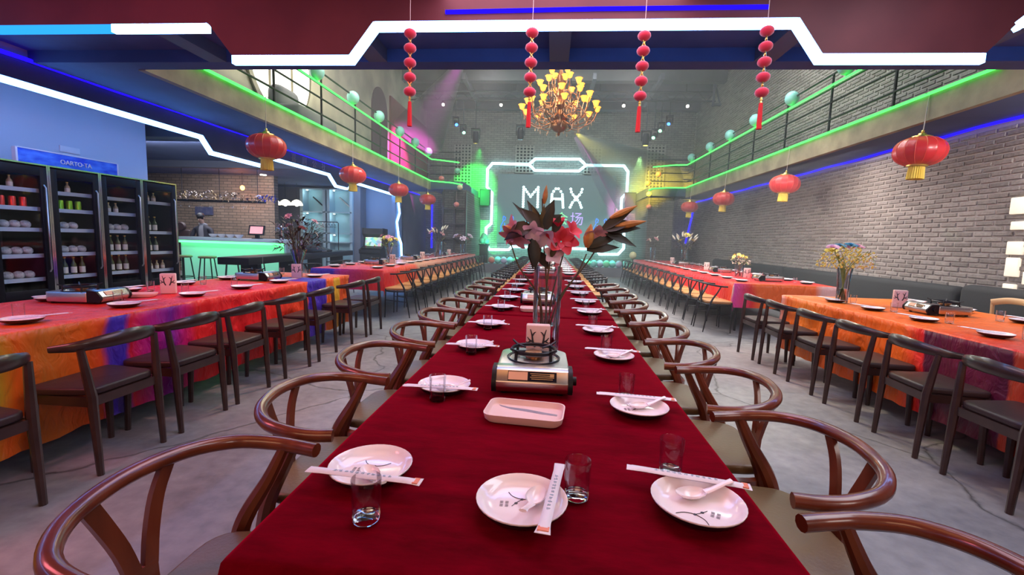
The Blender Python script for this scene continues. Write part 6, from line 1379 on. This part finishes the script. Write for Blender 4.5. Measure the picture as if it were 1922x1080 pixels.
# lighting rig
t = thing('lighting_truss', 'long horizontal steel lighting pipe below the roof before the stage', 'lighting truss', (0, 17.0, 6.22))
part(t, 'pipe', MB().tube([(-5.4, 0, 0.1), (5.5, 0, 0.1)], 0.03, 8).tube([(-5.4, 0, 0.4), (5.5, 0, 0.4)], 0.03, 8), M['black_metal'])
part(t, 'web', MB().tube([(-5.3 + 0.3 * i, 0, 0.1 if i % 2 else 0.4) for i in range(37)], 0.012, 5), M['black_metal'])
for x in (-4.5, -1.5, 1.5, 4.5): part(t, 'hanger', MB().cyl((x, 0, 0.4), (x, 0, 0.98), 0.02, n=6), M['black_metal'])
def moving_head(x, y, z, lab, lens, tilt=0.0, yaw=0.0, k=1.0):
    t = thing('stage_light', lab, 'stage light', (x, y, z)); Mh = Matrix.Rotation(yaw, 4, 'Z') @ Matrix.Rotation(tilt, 4, 'X')
    part(t, 'yoke', MB().box((-0.15 * k, 0, 0.1 * k), (0.03, 0.08, 0.34 * k)).box((0.15 * k, 0, 0.1 * k), (0.03, 0.08, 0.34 * k)).box((0, 0, 0.28 * k), (0.33 * k, 0.16, 0.05)), M['black'])
    h = part(t, 'head', MB().lathe([(0.0001, 0.2 * k), (0.09 * k, 0.19 * k), (0.125 * k, 0.05 * k), (0.115 * k, -0.18 * k), (0.09 * k, -0.22 * k), (0.0001, -0.215 * k)], 14, cap=False).xf(Mh), M['black'])
    part(h, 'lens', MB().lathe([(0.0001, -0.225 * k), (0.08 * k, -0.222 * k)], 14, cap=False).xf(Mh), lens)
    part(t, 'clamp', MB().cyl((0, 0, 0.3 * k), (0, 0, 6.3 - z if y > 16 else 7.2 - z), 0.018, n=6), M['black_metal'])
g_l, b_l, y_l, w_l = glow('green_lens', (0.2, 1.0, 0.5), 8), glow('blue_lens', (0.03, 0.15, 1.0), 8), glow('yellow_lens', (1.0, 0.8, 0.1), 8), M['bulb_white']
moving_head(-2.95, 17.0, 5.0, 'moving-head stage light with a yellow lens above the green wash', y_l, 0.2)
moving_head(-1.30, 17.0, 5.15, 'dark moving-head stage light hanging idle over the screen', M['black_glaze'])
moving_head(3.2, 17.0, 5.0, 'moving-head stage light with a yellow lens on the brick-wall side', y_l, 0.1)
moving_head(-3.70, 17.0, 5.50, 'small stage light with a blue lens, bar side', b_l, -0.9, 0.4, 0.7)
moving_head(-3.42, 17.0, 5.22, 'small stage light with a green lens, bar side', g_l, -0.9, 0.4, 0.7)
moving_head(3.98, 17.0, 5.60, 'small stage light with a blue lens, brick-wall side', b_l, -0.9, -0.4, 0.7)
moving_head(3.70, 17.0, 5.36, 'upper small stage light with a green lens, brick-wall side', g_l, -0.9, -0.4, 0.7)
moving_head(3.48, 17.0, 5.12, 'lower small stage light with a green lens, brick-wall side', g_l, -0.9, -0.4, 0.7)
moving_head(0.33, 12.2, 4.33, 'stage light with a yellow lens hanging just behind the chandelier', y_l, 1.35, -0.37, 0.7)
for i, x in enumerate((-4.16, -2.03, 2.34, 4.54)):
    t = thing('spot_lamp', 'small white spot lamp on the lighting pipe, %s from the bar side' % ORD[i], 'spot lamp', (x, 16.92, 6.15), 0, 'white spots on the pipe')
    part(t, 'can', MB().lathe([(0.05, 0.1), (0.06, 0.0), (0.06, -0.06), (0.05, -0.06)], 12, cap=False), M['black']); part(t, 'bulb', MB().ball((0, -0.02, -0.03), 0.055, 10, 7), M['bulb_white']); part(t, 'clamp', MB().cyl((0, 0.02, 0.08), (0, 0.07, 0.17), 0.01, n=6), M['black_metal'])
# small green-lit service door frame of the tower
bpy.context.view_layer.update()

# ---------------------------------------------------------------- stage haze filling the hall
def haze(name, label, box, dens, col, an):
    m = bpy.data.materials.new(name); m.use_nodes = True; N, L = m.node_tree.nodes, m.node_tree.links; N.remove(N['Principled BSDF'])
    v = N.new('ShaderNodeVolumeScatter'); v.inputs['Color'].default_value = (*col, 1); v.inputs['Density'].default_value = dens; v.inputs['Anisotropy'].default_value = an
    L.new(v.outputs[0], N['Material Output'].inputs['Volume'])
    o = part(None, name, box, m, label=label, cat='haze', kind='stuff', smooth=False); return o
haze('haze', 'thin grey stage haze hanging in the whole hall', B(-5.45, 5.52, 4.7, 19.4, 0.02, 7.1), 0.0125, (0.85, 0.92, 1.0), 0.3)

def beam_cone(label, a, b, ang, r0=0.05, dens=0.2):  # cone of denser haze added along a spot to make its beam show
    a, b = Vector(a), Vector(b); l = (b - a).length
    haze('beam_haze_cone', label, MB().tube([a + (b - a) * 0.04, b], [r0, l * math.tan(radians(ang / 2))], 20), dens, (1, 1, 1), 0.2)
beam_cone('cone of thicker haze added to show the yellow beam behind the chandelier', (0.50, 12.54, 4.18), (3.5, 17.76, 3.36), 25)
beam_cone('cone of thicker haze added to show the pink beam beside the yellow', (0.46, 12.52, 4.12), (2.3, 17.7, 3.0), 9)
beam_cone('cone of thicker haze added to show the magenta beam, high bar side', (-2.75, 14.1, 6.85), (-4.6, 15.33, 4.67), 32)
